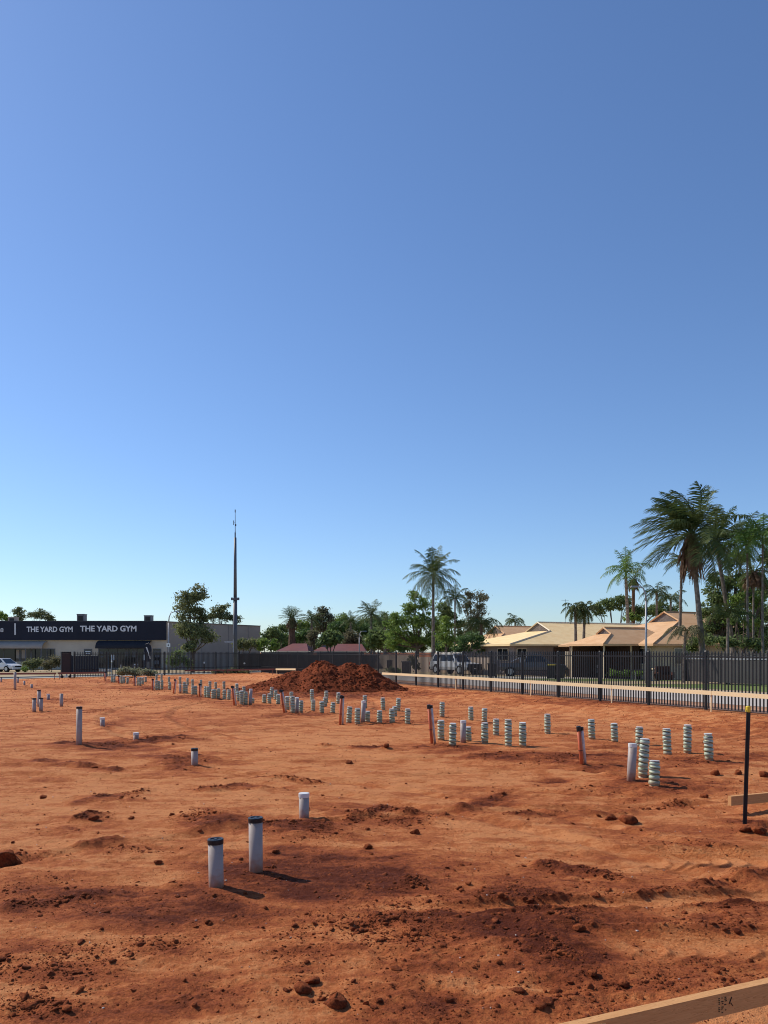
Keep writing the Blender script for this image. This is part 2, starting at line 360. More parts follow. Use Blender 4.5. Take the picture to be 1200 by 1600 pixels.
def tracks(X, Y):
    tot = np.zeros_like(X); add = np.zeros_like(X)
    for (y0, sl, wd, x0, x1, sp, am) in TRACKS:
        c = Y - (y0 + sl * (X - x0) - .06 * np.sin((X - x0) * .9))
        e = np.clip((X - x0) / .5, 0, 1) * np.clip((x1 - X) / .5, 0, 1)
        q = np.exp(-np.clip(np.abs(c) / wd, 0, 3) ** 6) * e
        ph = (X + .9 * c + 1.6 * c * c / wd) / sp + .12 * vnoise(X * 3, Y * 3, 2)
        rib = (.5 + .5 * np.cos(ph * 2 * math.pi)) ** 3
        tot = np.maximum(tot, q)
        add = add + q * (am * rib * (.75 + .5 * vnoise(X * 6, Y * 6, 4)) - .016) + .014 * np.exp(-((np.abs(c) - wd * 1.15) / .04) ** 2) * e * (1 + vnoise(X * 9, Y * 9, 1))
    return tot, add
RIDGES = [((120, 1257), (235, 1236)), ((320, 1237), (392, 1230)), ((122, 1285), (158, 1272)), ((130, 1322), (205, 1310)), ((295, 1302), (400, 1288)), ((410, 1292), (500, 1296)),
 ((720, 1265), (797, 1235)), ((915, 1200), (978, 1220)), ((800, 1272), (960, 1266)), ((960, 1266), (1060, 1256)), ((1000, 1396), (1110, 1386)), ((1110, 1386), (1230, 1370)), ((220, 1162), (275, 1156)),
 ((100, 1162), (200, 1168)), ((540, 1284), (610, 1262)), ((600, 1262), (690, 1276)), ((20, 1415), (150, 1402)), ((840, 1352), (960, 1372)), ((880, 1182), (1000, 1186)), ((740, 1182), (830, 1188)),
 ((560, 1450), (700, 1430)), ((1080, 1500), (1200, 1478)), ((500, 1166), (620, 1170)), ((400, 1215), (500, 1226)), ((620, 1128), (760, 1134)), ((60, 1190), (180, 1202)), ((860, 1450), (1010, 1462))]
def ridges(X, Y):
    g = np.zeros_like(X); wx = X + .10 * fbm(X, Y, .5, 3, 2); wy = Y + .13 * fbm(X, Y, .45, 3, 4)
    for p0, p1 in RIDGES:
        a, b = np.array(flatpt(*p0)), np.array(flatpt(*p1)); d = b - a; L2 = (d * d).sum()
        t = np.clip(((wx - a[0]) * d[0] + (wy - a[1]) * d[1]) / L2, 0, 1)
        dd = np.hypot(wx - a[0] - t * d[0], wy - a[1] - t * d[1]); wd = .055 + .006 * a[1]
        g = np.maximum(g, np.exp(-(dd / wd) ** 2) * np.clip(.75 + .6 * vnoise(X * 4, Y * 4, 3), .15, 1.2))
    return g
def fields(X, Y):
    """damp, rough, height for arrays"""
    Z = np.maximum(Y, 1.0)
    px = HX + F * X / Z; py = HY + F * EYE / Z
    px = px + 14 * fbm(X, Y, .9, 3, 3) * (12 / Z + .6); wob = 1 + .3 * fbm(X, Y, .5, 3, 5)
    damp = np.zeros_like(X); rough = np.zeros_like(X); up = np.zeros_like(X)
    for (a, b, rx, ry, dm, ro, h) in PATCH:
        q = ((px - a) / rx) ** 2 + ((py - b) / ry) ** 2
        g = np.exp(-(q * wob) ** 1.3)
        damp = np.maximum(damp, dm * g); rough = np.maximum(rough, ro * g); up = up + h * g
    big = fbm(X, Y, 3.5, 4, 1)
    right = np.clip((px - 500) / 600, 0, 1) * np.clip((1600 - py) / 300, 0, 1)
    damp = damp + .17 + .12 * right + .26 * big + .09 * fbm(X, Y * 1.8, .8, 4, 2)
    damp = damp + .16 * np.tanh(4.5 * fbm(X, Y * 1.5, .34, 5, 3, .65)) + .11 * np.tanh(5 * fbm(X * .5, Y * 2.2, .5, 4, 7, .6))
    rg = ridges(X, Y); damp = damp + .48 * rg; rough = np.maximum(rough, np.clip(rg * 1.1, 0, 1)); up = up + .020 * rg
    crust = np.clip(fbm(X, Y * 1.4, .9, 5, 6, .6) * 3.2 - .25, 0, 1) * np.clip(.35 + right * .6 + .6 * big, 0, 1)
    damp = damp + .18 * crust; rough = np.maximum(rough, .32 * crust); up = up + .004 * crust
    tq = tracks(X, Y)[0]; damp = damp * (1 - .6 * tq) - .05 * tq; rough = rough * (1 - .9 * tq)
    rough = np.clip(rough + .10 + .12 * right + .35 * np.clip(fbm(X, Y, 1.1, 4, 4) - .25, 0, 1), 0, 1)
    return damp, rough, up
def outside(X, Y):
    a, b = sR(X, Y), sL(X, Y)
    ra = np.clip((a - 2) / 22, 0, 1) * -.35; rb = np.clip((b - 0.5) / 16, 0, 1) * -.45
    return np.minimum(ra, rb)
MOUND = []
def height(X, Y, fld=None):
    damp, rough, up = fld if fld is not None else fields(X, Y)
    a, b = sR(X, Y), sL(X, Y)
    ins = np.clip(-np.maximum(a, b) / 1.2, 0, 1)
    fade = np.clip(60 / np.maximum(Y, 1), 0, 1)
    h = .045 * fbm(X, Y, 4.2, 3, 6) * np.clip(Y / 12, .3, 1) + .016 * fbm(X, Y, 1.0, 3, 7)
    rid = 1 - np.abs(fbm(X, Y, .42, 4, 2)) * 2
    h = h + rough * (.034 * fbm(X, Y, .22, 5, 3, .65) + .016 * rid)
    h = h + .011 * fbm(X, Y, .13, 4, 5, .65) + .009 * fbm(X * .35, Y * 1.5, .3, 3, 1)
    h = h + (.014 * (1 - 2.2 * np.abs(fbm(X * .7, Y * 1.3, .38, 4, 1, .6)))) * (.35 + .65 * rough)
    h = h + .0055 * fbm(X, Y, .055, 3, 2, .6) * np.clip(14 / np.maximum(Y, 1), 0, 1) + .012 * np.maximum(fbm(X, Y * 1.3, .5, 4, 6, .6), 0)
    h = h + up
    # wheel ruts running along the fence
    t = (X - A[0]) * D[0] + (Y - A[1]) * D[1]
    wv = a + .35 * fbm(t, t * 0 + 3.3, 9, 2, 2)
    band = np.exp(-((wv + 3.4) / 2.2) ** 2)
    h = h + band * .045 * np.sin(wv * 2 * math.pi / .85 + .8 * fbm(t, wv, 3, 2, 4))
    # lugged tyre tracks crossing the foreground right (lines Y = const-ish)
    tq, ta = tracks(X, Y); h = h * (1 - .75 * tq) + ta
    c = Y - (6.02 + .10 * (X - 1.6)); e = np.clip((X - 1.6) / .4, 0, 1)     # crumbled ridge squeezed up beside the track
    h = h + e * np.exp(-(c / .05) ** 2) * (.012 + .03 * np.clip(vnoise(X * 9, Y * 4, 3), 0, 1))
    # long curved scrape marks
    for (cx, cy, r0, wd, am) in ((-6, 2, 9.5, .10, .016), (-6, 2, 10.3, .08, .014), (9, 26, 15.5, .12, .02), (9, 26, 17.3, .12, .02), (-3, 30, 17, .14, .02), (-3, 30, 18.8, .14, .02), (4, -2, 11.2, .08, .014), (-14, 26, 12, .14, .025), (-14, 26, 13.8, .14, .025)):
        r = np.sqrt((X - cx) ** 2 + (Y - cy) ** 2) + .12 * fbm(X, Y, 1.4, 2, 3)
        h = h - 1.5 * am * np.exp(-((r - r0) / wd) ** 2) + am * 1.1 * np.exp(-((r - r0 - wd * 2) / wd) ** 2)
    # hole beside the star picket
    h = h - .09 * np.exp(-(((X - 4.12) / .22) ** 2 + ((Y - 7.95) / .13) ** 2) ** 1.5)
    return h * ins * fade + outside(X, Y)
def gz(x, y): return float(height(np.array([x], dtype=float), np.array([y], dtype=float))[0])
def ground_at(px, py):
    """world point where the ray through the pixel meets the ground"""
    k = py - HY; Z = F * EYE / k
    for _ in range(6):
        z = gz((px - HX) * Z / F, Z); Z = F * (EYE - z) / k
    return (px - HX) * Z / F, Z, gz((px - HX) * Z / F, Z)
def base(px, Z): x = (px - HX) * Z / F; return (x, Z, gz(x, Z))

# ------------------------------------------------------------------ ground sheet
q = .00185
zs = [3.2]
while zs[-1] < 82: zs.append(zs[-1] * (1 + q))
while zs[-1] < 4000: zs.append(zs[-1] * 1.07)
low = list(np.linspace(-4, 3.2, 60))[:-1]
rows_z = np.array(low + zs); rows_s = np.array([3.2] * len(low) + zs)
uu = [0.0]; du = .0019
while uu[-1] < .56: uu.append(uu[-1] + du)
while uu[-1] < 9: du *= 1.09; uu.append(uu[-1] + du)
uu = np.array(uu); uu = np.concatenate([-uu[:0:-1], uu])
GX = rows_s[:, None] * uu[None, :]; GY = np.repeat(rows_z[:, None], len(uu), 1)
fl = fields(GX, GY)
GH = height(GX, GY, fl)
nr, nc = GX.shape
V = np.stack([GX, GY, GH], -1).reshape(-1, 3)
i0 = (np.arange(nr - 1)[:, None] * nc + np.arange(nc - 1)[None, :]).ravel()
Fq = np.stack([i0, i0 + 1, i0 + nc + 1, i0 + nc], 1)
gr = np_mesh('ground', V, Fq, 'soil', smooth=True)
outm = (np.maximum(sR(GX, GY), sL(GX, GY)) > .3)
soilv = np.where(outm, .35, np.clip(fl[0], 0, 1)).astype(np.float32).ravel()
at = gr.data.attributes.new('soil', 'FLOAT', 'POINT'); at.data.foreach_set('value', soilv)
tag(gr, kind='structure')
print('ground', len(V))

# ------------------------------------------------------------------ clods
def ico(sub):
    import bmesh
    bm = bmesh.new(); bmesh.ops.create_icosphere(bm, subdivisions=sub, radius=1)
    v = np.array([x.co[:] for x in bm.verts]); f = np.array([[y.index for y in x.verts] for x in bm.faces]); bm.free(); return v, f
IV1, IF1 = ico(1); IV2, IF2 = ico(2); IV3, IF3 = ico(3)
def scatter(name, P, S, seed, m, IV, IF, squash=.58):
    r = np.random.RandomState(seed); n = len(P)
    ang = r.rand(n) * 6.283; ca, sa = np.cos(ang), np.sin(ang)
    base_v = IV[None] * (1 + (r.rand(n, len(IV), 1) - .5) * .8)
    for _ in range(6):                              # broken flat faces
        dd = r.randn(n, 3); dd /= np.linalg.norm(dd, axis=1)[:, None]; lim = r.uniform(.4, .8, (n, 1))
        ov = np.clip(np.einsum('nij,nj->ni', base_v, dd) - lim, 0, None); base_v = base_v - ov[..., None] * dd[:, None, :]
    sc = S[:, None] * (.7 + .6 * r.rand(n, 3)); sc[:, 2] *= squash
    v = base_v * sc[:, None, :]
    tl = (r.rand(n) - .5) * 1.0; ct, st = np.cos(tl), np.sin(tl)
    y = v[..., 1] * ct[:, None] - v[..., 2] * st[:, None]; z = v[..., 1] * st[:, None] + v[..., 2] * ct[:, None]
    x = v[..., 0] * ca[:, None] - y * sa[:, None]; y2 = v[..., 0] * sa[:, None] + y * ca[:, None]
    v = np.stack([x, y2, z], -1) + P[:, None, :]
    f = IF[None] + (np.arange(n) * len(IV))[:, None, None]
    return np_mesh(name, v.reshape(-1, 3), f.reshape(-1, 3), m)
r = np.random.RandomState(5)
n = 1700000
Zc = np.exp(r.uniform(math.log(3.3), math.log(60), n)); Xc = r.uniform(-.56, .56, n) * Zc
dm, ro, up = fields(Xc, Zc)
cl = np.clip(fbm(Xc, Zc, .7, 5, 2, .65) * 1.6 + .32, 0.03, 1)
prob = np.clip(ro ** 1.5 * .6, 0, 1) * cl + .022
keep = (r.rand(n) < prob * .5) & (sR(Xc, Zc) < -.15) & (sL(Xc, Zc) < -.15)
Xc, Zc, ro = Xc[keep], Zc[keep], ro[keep]
S = .0047 * (1 / np.clip(r.rand(len(Xc)), .004, 1)) ** .40 * (.45 + .75 * ro)
S = np.maximum(S, .0008 * Zc * r.uniform(.4, 1, len(Xc))); S = np.minimum(S, .030)
Hc = height(Xc, Zc)
P = np.stack([Xc, Zc, Hc + S * .1], -1)
big = S > .013
tag(gr, None); print('clods', len(S), big.sum())
a = scatter('soil_crumbs', P[~big], S[~big], 1, 'soil_dark', IV1, IF1); tag(a, 'fine red soil crumbs scattered over the graded dirt', 'soil crumbs', kind='stuff')
a = scatter('soil_clods', P[big], S[big], 2, 'soil_dark', IV2, IF2); tag(a, 'loose dark red soil clods lying in clumps on the dirt', 'soil clods', kind='stuff')
n = 220; Zc = np.exp(r.uniform(math.log(3.6), math.log(16), n)); Xc = r.uniform(-.5, .5, n) * Zc; k = sR(Xc, Zc) < -.5; Xc, Zc = Xc[k], Zc[k]
S = .004 + .008 * r.rand(len(Xc)) ** 4
a = scatter('pale_pebbles', np.stack([Xc, Zc, height(Xc, Zc) + S * .4], -1), S, 3, 'pebble', IV1, IF1); tag(a, 'tiny pale pebbles and shell bits strewn on the red soil', 'pebbles', kind='stuff')
# larger lumps one could lift: (px, py of the foot, half width px, label)
LUMPS = [
 (146, 1196, 6, 'dark round soil lump behind the ridge left of the short stub'), (68, 1246, 5, 'small dark peaked lump on bare soil at the left'),
 (10, 1348, 24, 'large flat broken slab of red soil cut by the left edge'), (146, 1282, 8, 'dark lump topping the small ridge left of centre'),
 (205, 1280, 5, 'small lump right of the ridge of clods, left side'), (247, 1350, 6, 'angular lump left of the black capped pipes'),
 (431, 1332, 6, 'dark clod just right of the tall black capped pipe'), (574, 1326, 7, 'flat clod in open soil near picture centre'),
 (648, 1303, 8, 'low flat clod at the edge of the middle clod patch'), (982, 1284, 13, 'jagged dark lump left of the star picket'),
 (953, 1281, 9, 'lump beside the jagged dark lump left of star picket'), (488, 1536, 11, 'block of soil above the larger one at bottom centre'),
 (474, 1549, 14, 'long low lump left of the slab at bottom centre'), (526, 1568, 18, 'thick slab of soil casting shadow, bottom centre'),
 (460, 1447, 5, 'small dark clod on smooth soil, left of centre bottom'), (563, 1443, 4, 'small clod alone on smooth bright soil, bottom centre'),
 (604, 1168, 6, 'dark clod on the smooth track below the pipe rows'), (545, 1193, 7, 'low clod cluster head in the open soil centre'),
 (1118, 1211, 7, 'reddish lump right of the tallest wrapped pipes'), (1152, 1212, 7, 'lump between reddish lump and the star picket'),
 (1192, 1212, 8, 'dark lump right of the star picket'), (1187, 1304, 10, 'rounded lump at the mouth of the hole beside picket'),
 (1163, 1300, 9, 'lump at the foot of the star picket'), (1100, 1246, 7, 'pale topped lump left of the low timber board'),
 (905, 1453, 9, 'dark lump at the rim of the damp clod patch'), (927, 1526, 9, 'dark rounded lump below the dark clod patch'),
 (975, 1540, 9, 'dark lump nearest the foreground timber board'), (783, 1402, 6, 'small peaked lump above the damp clod patch')]
for i, (px, py, hw, lab) in enumerate(LUMPS):
    x, y, z = ground_at(px, py); s = hw * y / F
    rr = np.random.RandomState(100 + i); v = IV3.copy()
    d1 = rr.randn(7, 3); d1 /= np.linalg.norm(d1, axis=1)[:, None]
    for dd in d1:                                   # broken flat faces
        lim = rr.uniform(.45, .85); pr = v @ dd; ov = np.clip(pr - lim, 0, None); v -= ov[:, None] * dd[None]
    v += .05 * rr.randn(*v.shape)
    v *= np.array([1.0, .75 + .3 * rr.rand(), .55 + .25 * rr.rand()]) * s * 1.15
    o = np_mesh('soil_lump', v, IF3, 'soil_dark', loc=(x, y, z + s * .28)); o.rotation_euler = (0, 0, rr.uniform(-.5, .5))
    tag(o, lab, 'dirt lump', 'separate lumps of red soil')

# ------------------------------------------------------------------ sheets outside the fences
def strip(name, o, d, n, s0, s1, t0, t1, m, lift, kind='structure', nt_=60, ns=8):
    T, S_ = np.meshgrid(np.linspace(t0, t1, nt_), np.linspace(s0, s1, ns), indexing='ij')
    X = o[0] + d[0] * T + n[0] * S_; Y = o[1] + d[1] * T + n[1] * S_
    Zz = outside(X, Y) + lift
    V = np.stack([X, Y, Zz], -1).reshape(-1, 3)
    i0 = (np.arange(nt_ - 1)[:, None] * ns + np.arange(ns - 1)[None]).ravel()
    ob = np_mesh(name, V, np.stack([i0, i0 + ns, i0 + ns + 1, i0 + 1], 1), m)
    # thickness
    tag(ob, kind=kind); return ob
strip('verge', A, D, N, .25, 2.65, -40, 49, 'verge_dirt', .012)
strip('street', A, D, N, 2.65, 10.0, -60, 130, 'asphalt', .02)
strip('far_verge', A, D, N, 10.16, 12.2, -60, 130, 'verge_tan', .10)
strip('front_lawns', A, D, N, 12.2, 24.0, -40, 34, 'lawn', .104)
strip('dry_ground', A, D, N, 12.2, 90, 34, 130, 'verge_tan', .092)
strip('yard_ground', A, D, N, 24, 90, -40, 34, 'verge_tan', .092)
kb = MB()
for t in np.arange(-60, 130, 3.0):
    for (s, hh, ww) in ((10.08, .14, .16),):
        p = A + D * (t + 1.5) + N * s
        kb.box((p[0], p[1], float(outside(p[0], p[1])) + .02), (ww, 3.0, hh + .06), rz=math.atan2(D[1], D[0]) - math.pi / 2)
tag(kb.build('street_kerb', 'concrete'), kind='structure')
strip('side_street', CP, D2, N2, .5, 9.0, -40, 60, 'concrete', .03)
strip('side_verge', CP, D2, N2, 9.16, 14, -60, 22, 'dry_grass', .05)
strip('forecourt_paving', CP, D2, N2, 9.16, 60, 22, 70, 'concrete', .04)
strip('gym_grounds', CP, D2, N2, 14, 60, -60, 22, 'verge_tan', .035)
kb = MB()
for t in np.arange(-40, 60, 3.0):
    p = CP + D2 * (t + 1.5) + N2 * 9.08
    kb.box((p[0], p[1], float(outside(p[0], p[1])) + .03), (.16, 3.0, .2), rz=math.atan2(D2[1], D2[0]) - math.pi / 2)
tag(kb.build('side_kerb', 'concrete'), kind='structure')
# driveways on the house side
def patch(name, t0, t1, s0, s1, m, lift): return strip(name, A, D, N, s0, s1, t0, t1, m, lift, nt_=12, ns=12)
patch('driveway', 28, 33, 10.2, 26, 'concrete', .112)
patch('driveway', 17, 22, 10.2, 25, 'verge_tan', .112)

# ------------------------------------------------------------------ soil mound
mo = empty('soil_mound', (-3.0, 36.5, 0), 'tall heap of dark red clumpy soil in front of the fence', 'soil heap')
nx, ny = 420, 300
XX, YY = np.meshgrid(np.linspace(-4.4, 4.6, nx), np.linspace(-3.4, 3.2, ny), indexing='ij')
def mh(X, Y):
    wx = X + .35 * fbm(X, Y, 1.6, 3, 2); wy = Y + .35 * fbm(X, Y, 1.4, 3, 3)
    h = 0
    for (cx, cy, rx, ry, hh) in ((.1, .1, 1.8, 1.8, 1.36), (1.3, .2, 1.8, 1.8, 1.24), (2.0, .1, 1.6, 1.6, 1.16), (-1.2, .0, 2.0, 1.6, .85), (3.0, -.2, 1.0, 1.2, .35)):
        rr = np.sqrt(((wx - cx) / rx) ** 2 + ((wy - cy) / ry) ** 2)
        h = np.maximum(h, hh * np.clip(1.08 - rr * .82, 0, 1) ** 1.05)
    e = np.clip(h / .25, 0, 1)
    h = h + e * (.07 * fbm(X, Y, .9, 4, 4, .55) + .06 * (1 - 2 * np.abs(fbm(X, Y, .42, 3, 6))) + .05 * fbm(X, Y, .2, 4, 5, .65))
    return np.where(h > .02, h, h - .12)
HHm = mh(XX, YY)
Vm = np.stack([XX, YY, HHm], -1).reshape(-1, 3)
i0 = (np.arange(nx - 1)[:, None] * ny + np.arange(ny - 1)[None]).ravel()
np_mesh('heap', Vm, np.stack([i0, i0 + ny, i0 + ny + 1, i0 + 1], 1), 'soil_mound', parent=mo)
rr = np.random.RandomState(9); nm = 7500
mx, my = rr.uniform(-4.8, 5, nm), rr.uniform(-3.6, 2.5, nm); mz = mh(mx, my); keep = (mz > .03) | (rr.rand(nm) < .25)
mx, my, mz = mx[keep], my[keep], np.maximum(mz[keep], 0); ms = .012 + .055 * rr.rand(len(mx)) ** 5
cr = scatter('clods', np.stack([mx, my, mz + ms * .2], -1), ms, 21, 'soil_mound', IV2, IF2); cr.parent = mo; tag(cr, kind='stuff')

# ------------------------------------------------------------------ black picket fence
def picket_fence(name, label, P0, d, npan, pan=2.4, hgt=1.8, first=True):
    rz = math.atan2(d[1], d[0])
    x0, y0 = P0; root = empty(name, (x0, y0, gz(x0, y0)), label, 'fence')
    gz0 = gz(x0, y0); inv = []
    def L(t, z):
        return (x0 + d[0] * t, y0 + d[1] * t, z)
    for i in range(npan + 1):
        if i == 0 and not first: continue
        x, y, _ = L(i * pan, 0)
        b = MB(); g = float(outside(x, y))
        b.box((x - x0, y - y0, (g + hgt + .02) / 2 - gz0), (.07, .07, hgt + .02 + abs(g)), rz=rz)
        b.box((x - x0, y - y0, g + hgt + .035 - gz0), (.08, .08, .025), rz=rz, taper=.7)
        b.build('post', 'fence_black', root)
    for i in range(npan):
        b = MB()
        ta, tb = i * pan + .045, (i + 1) * pan - .045
        xa, ya, _ = L((ta + tb) / 2, 0); g = 0.0
        for z in (hgt - .14, .56): b.box((xa - x0, ya - y0, z - gz0 + g), (tb - ta, .036, .04), rz=rz)
        npk = 19
        for k in range(npk):
            t = ta + (tb - ta) * (k + .5) / npk; x, y, _ = L(t, 0)
            b.box((x - x0, y - y0, (.06 + hgt - .02) / 2 - gz0), (.031, .031, hgt - .08), rz=rz)
            b.box((x - x0, y - y0, hgt + .012 - gz0), (.031, .031, .062), rz=rz, taper=.15)
        b.build('picket_panel', 'fence_black', root)
    return root
# right fence: post positions at t = 0 (x=1103), going both ways; 21 panels to the corner
npR = int(round(np.dot(CP - A, D) / 2.4))
panR = float(np.dot(CP - A, D)) / npR
P0 = A - D * panR * 4
picket_fence('picket_fence', 'long black picket fence between the red dirt and the street, right side', (P0[0], P0[1]), D, npR + 4, pan=panR)
picket_fence('picket_fence', 'black picket fence running left from the far corner in front of the gym', (CP[0], CP[1]), D2, 7, pan=2.5, first=False)
# open sliding gate by the left fence end
gp = CP + D2 * (7 * 2.5 + .55) + N2 * .1
g = empty('sliding_gate', (gp[0], gp[1], 0), 'black framed sliding gate end with rollers at the left fence end', 'gate', rz=math.atan2(D2[1], D2[0]))
b = MB(); b.box((0, 0, 1.0), (.62, .10, 1.45)); b.build('gate_panel', 'colorbond_brown', g)
for x in (-.33, .33):
    b = MB(); b.box((x, 0, .98), (.07, .12, 1.66)); b.build('post', 'fence_black', g)
b = MB(); b.box((0, 0, 1.78), (.72, .14, .1)); b.build('top_frame', 'fence_black', g)
for x in (-.28, .3):
    b = MB(); b.tube([(x, -.04, .1), (x, .04, .1)], .1, 14); b.build('roller', 'steel_black', g)

# ------------------------------------------------------------------ profile rails
G1 = 'pale timber rails along the picket fence'
def rail(name, label, pts, hh, th, m, peg_m, pegs=True, group=None, cat='timber rail', joint=0.0, pside=-1):
    """board on edge through world points; local x along the board"""
    a, b_ = Vector(pts[0]), Vector(pts[1]); dv = b_ - a; L = dv.length
    root = empty(name, a, label, cat, group, rot=Matrix.Rotation(math.atan2(dv.y, dv.x), 4, 'Z').to_euler())
    pit = math.atan2(dv.z, Vector((dv.x, dv.y)).length)
    q = MB(); q.box((L / 2 * math.cos(pit), 0, dv.z / 2 - hh / 2), (L, th, hh), rot=Matrix.Rotation(-pit, 3, 'Y')); q.build('board', m, root)
    if pegs:
        for t in ((joint,) if group == G1 else (joint, L - .02 - joint)):
            x = a.x + dv.x * t / L; y = a.y + dv.y * t / L; g0 = gz(x, y) - a.z; top = dv.z * t / L + .03
            q = MB(); q.box((t, pside * (th / 2 + .022), (top - .045 + g0 - .15) / 2), (.034, .034, top - .045 - g0 + .15)); q.build('peg', peg_m, root)
    return root
G1 = 'pale timber rails along the picket fence'
# joints at these columns
off = -.55
def on_line(px, o_):  # point on the line parallel to the fence at offset o_ that shows in column px
    u = (px - HX) / F; c = A + N * o_
    # c + D t = (u Z, Z)
    t = (u * c[1] - c[0]) / (D[0] - u * D[1]); p = c + D * t; return p
cols = [(1275, 1090), (1112, 1079.5), (956, 1070.5), (829, 1063.0), (712, 1056.2), (597, 1050.6)]
names = ['pale timber rail section meeting the right edge beyond the star picket', 'pale timber rail section left of the joint below the tall leaning palm',
 'pale timber rail section in front of the brown roofed carport', 'pale timber rail section in front of the grey pickup',
 'pale timber rail section in front of the white four wheel drive']
for i in range(5):
    e = []
    for (px, py) in (cols[i], cols[i + 1]):
        p = on_line(px, off); e.append((p[0], p[1], EYE - (py - HY) * p[1] / F))
    v = Vector(e[1]) - Vector(e[0]); e[1] = tuple(Vector(e[0]) + v * (1 - .01 / v.length))
    rail('timber_rail', names[i], e, .125, .035, 'timber_pale', 'timber_pale', joint=.05, group=G1)
p, q_ = on_line(462, off), on_line(431, off)
rail('timber_rail', 'short bright timber rail just left of the soil heap', [(p[0], p[1], EYE - 25.5 * p[1] / F), (q_[0], q_[1], EYE - 25.5 * q_[1] / F)], .13, .035, 'timber_pale', 'timber_pale', joint=.1)
def railpx(label, x0, y0, Z0, x1, y1, Z1, m='timber_shaded', hh=.12):
    a, b_ = W(x0, y0, Z0), W(x1, y1, Z1); return rail('timber_rail', label, [a, b_], hh, .035, m, m, joint=.12, group='shade toned timber rails at the far left end')
railpx('shade toned timber rail in front of the street crossing, far left edge', -70, 1051.5, 47, 88, 1051, 51)
railpx('shade toned timber rail below the navy bin screen of the gym', 90, 1050.8, 51, 166, 1049.6, 53)
railpx('shade toned timber rail by the gum tree foot beyond the pipes', 288, 1046.6, 62, 352, 1046.0, 63)
railpx('thin timber rail between gum tree and bright short rail', 354, 1045.8, 63, 429, 1044.6, 62)

# foreground timber board
d3 = Vector((.922, .386, 0)); a3 = Vector((1.565, 3.17, .451)) - d3 * 1.25
fb = rail('timber_board', 'thick timber board crossing the bottom right corner in the foreground', [a3, a3 + d3 * 5.2], .09, .040, 'timber', 'timber', pegs=False, cat='timber board')
for o in fb.children: o.location = (0, .020, 0)
pg = MB(); pg.box((.12, -.022, -.36), (.045, .04, .70)); pg.build('peg', 'timber_pale', fb)
pg = MB(); pg.box((3.0, .062, -.36), (.045, .04, .70)); pg.build('peg', 'timber_pale', fb)
ink = MB()
rk = random.Random(3)
for c in range(3):
    for k in range(9):
        if rk.random() < .75:
            ink.box((.985 + c * .017 + rk.uniform(-.002, .002), -.0012, -.018 - k * .0072), (.011 * rk.uniform(.5, 1), .0012, .0030))
ink.box((1.045, -.0012, -.035), (.004, .0012, .03), rot=Matrix.Rotation(.5, 3, 'Y'))
ink.box((1.052, -.0012, -.052), (.003, .0012, .018), rot=Matrix.Rotation(-.7, 3, 'Y'))
ink.build('ink_stamp', 'ink', fb)
bb = MB(); bb.box((0, -.55, -.018), (.14, 1.1, .036)); 
e3 = empty('timber_offcut', a3 + d3 * .35 + Vector((0, -.004, .0)), 'pale flat timber end butting against the foreground board', 'timber board', rz=math.atan2(.386, .922) - .35)
bb.build('board', 'timber_pale', e3)
# low board near the picket
bx, by = (1140 - HX) * 8.62 / F, 8.62
rb = rail('timber_board', 'low timber board on edge behind the black star picket', [(bx, by, EYE - 225 * 8.62 / F), (bx + .922 * 4.5, by + .386 * 4.5, EYE - 225 * 8.62 / F)], .104, .045, 'timber', 'timber', pegs=True, joint=.9, cat='timber board', pside=1)

# ------------------------------------------------------------------ star picket
x, y, z = ground_at(1163, 1287)
sp = empty('star_picket', (x, y, z), 'black steel star picket with a yellow cap standing at the right', 'stake', rot=(0, R(1.9), 0))
b = MB(); H = 1.17
for a_ in (R(90), R(210), R(330)):
    b.box((math.cos(a_) * .011, math.sin(a_) * .011, H / 2 - .1), (.026, .006, H + .2), rz=a_)
b.build('shaft', 'steel_black', sp)
b = MB(); b.lathe([(.021, -.045), (.024, -.04), (.024, 0.01), (.019, .018), (.0, .018)], (0, 0, H + .02), 14); b.build('safety_cap', 'yellow_plastic', sp)

# ------------------------------------------------------------------ white pipes on the left
def pvc(px, ytop, ybot, dia, label, cap=None, lean=(0, 0), hrim=False):
    x, y, z = ground_at(px, ybot); h = (ybot - ytop) * y / F; r_ = dia / 2
    root = empty('pipe_stub', (x, y, z), label, 'pipe', 'upright white pipe stubs', rot=(R(lean[0]), R(lean[1]), 0))
    b = MB(); ht = h - (.03 if cap else 0)
    b.lathe([(r_, -.25), (r_, ht), (r_ - .006, ht), (r_ - .006, ht - .05)], n=24); b.build('pipe', 'pvc', root, smooth=False)
    for p_ in root.children[0].data.polygons: p_.use_smooth = len(p_.vertices) == 4
    if cap == 'black':
        b = MB(); b.lathe([(r_ + .004, h - .038), (r_ + .005, h - .006), (r_ + .001, h), (r_ - .014, h), (r_ - .016, h - .006), (.0, h - .006)], n=24)
        b.build('cap', 'black_plastic', root)
        b = MB(); b.box((0, 0, h - .004), (.02, .05, .008)); b.build('cap_key', 'black_plastic', root)
    elif cap == 'white':
        b = MB(); b.lathe([(r_ + .004, h - .045), (r_ + .005, h - .006), (r_ + .002, h), (.0, h)], n=24); b.build('cap', 'pvc_cap', root)
    return root
pvc(338, 1310, 1386, .112, 'shorter black capped white pipe, left of the foreground pair', 'black', (0, -1))
pvc(400, 1277, 1361, .112, 'taller black capped white pipe, right of the foreground pair', 'black', (0, -.5))
pvc(475, 1239, 1279, .108, 'white capped white pipe right of the foreground pair', 'white')
pvc(304, 1168.5, 1195, .105, 'single stub in dark crumbled soil beyond the foreground pipes', 'black')
pvc(212.5, 1148.5, 1159, .105, 'very short stub beside the low ridge of clods', 'white')
pvc(123.5, 1102, 1164, .105, 'tallest lone white pipe at the left, dark rimmed top', 'black', (0, .4))
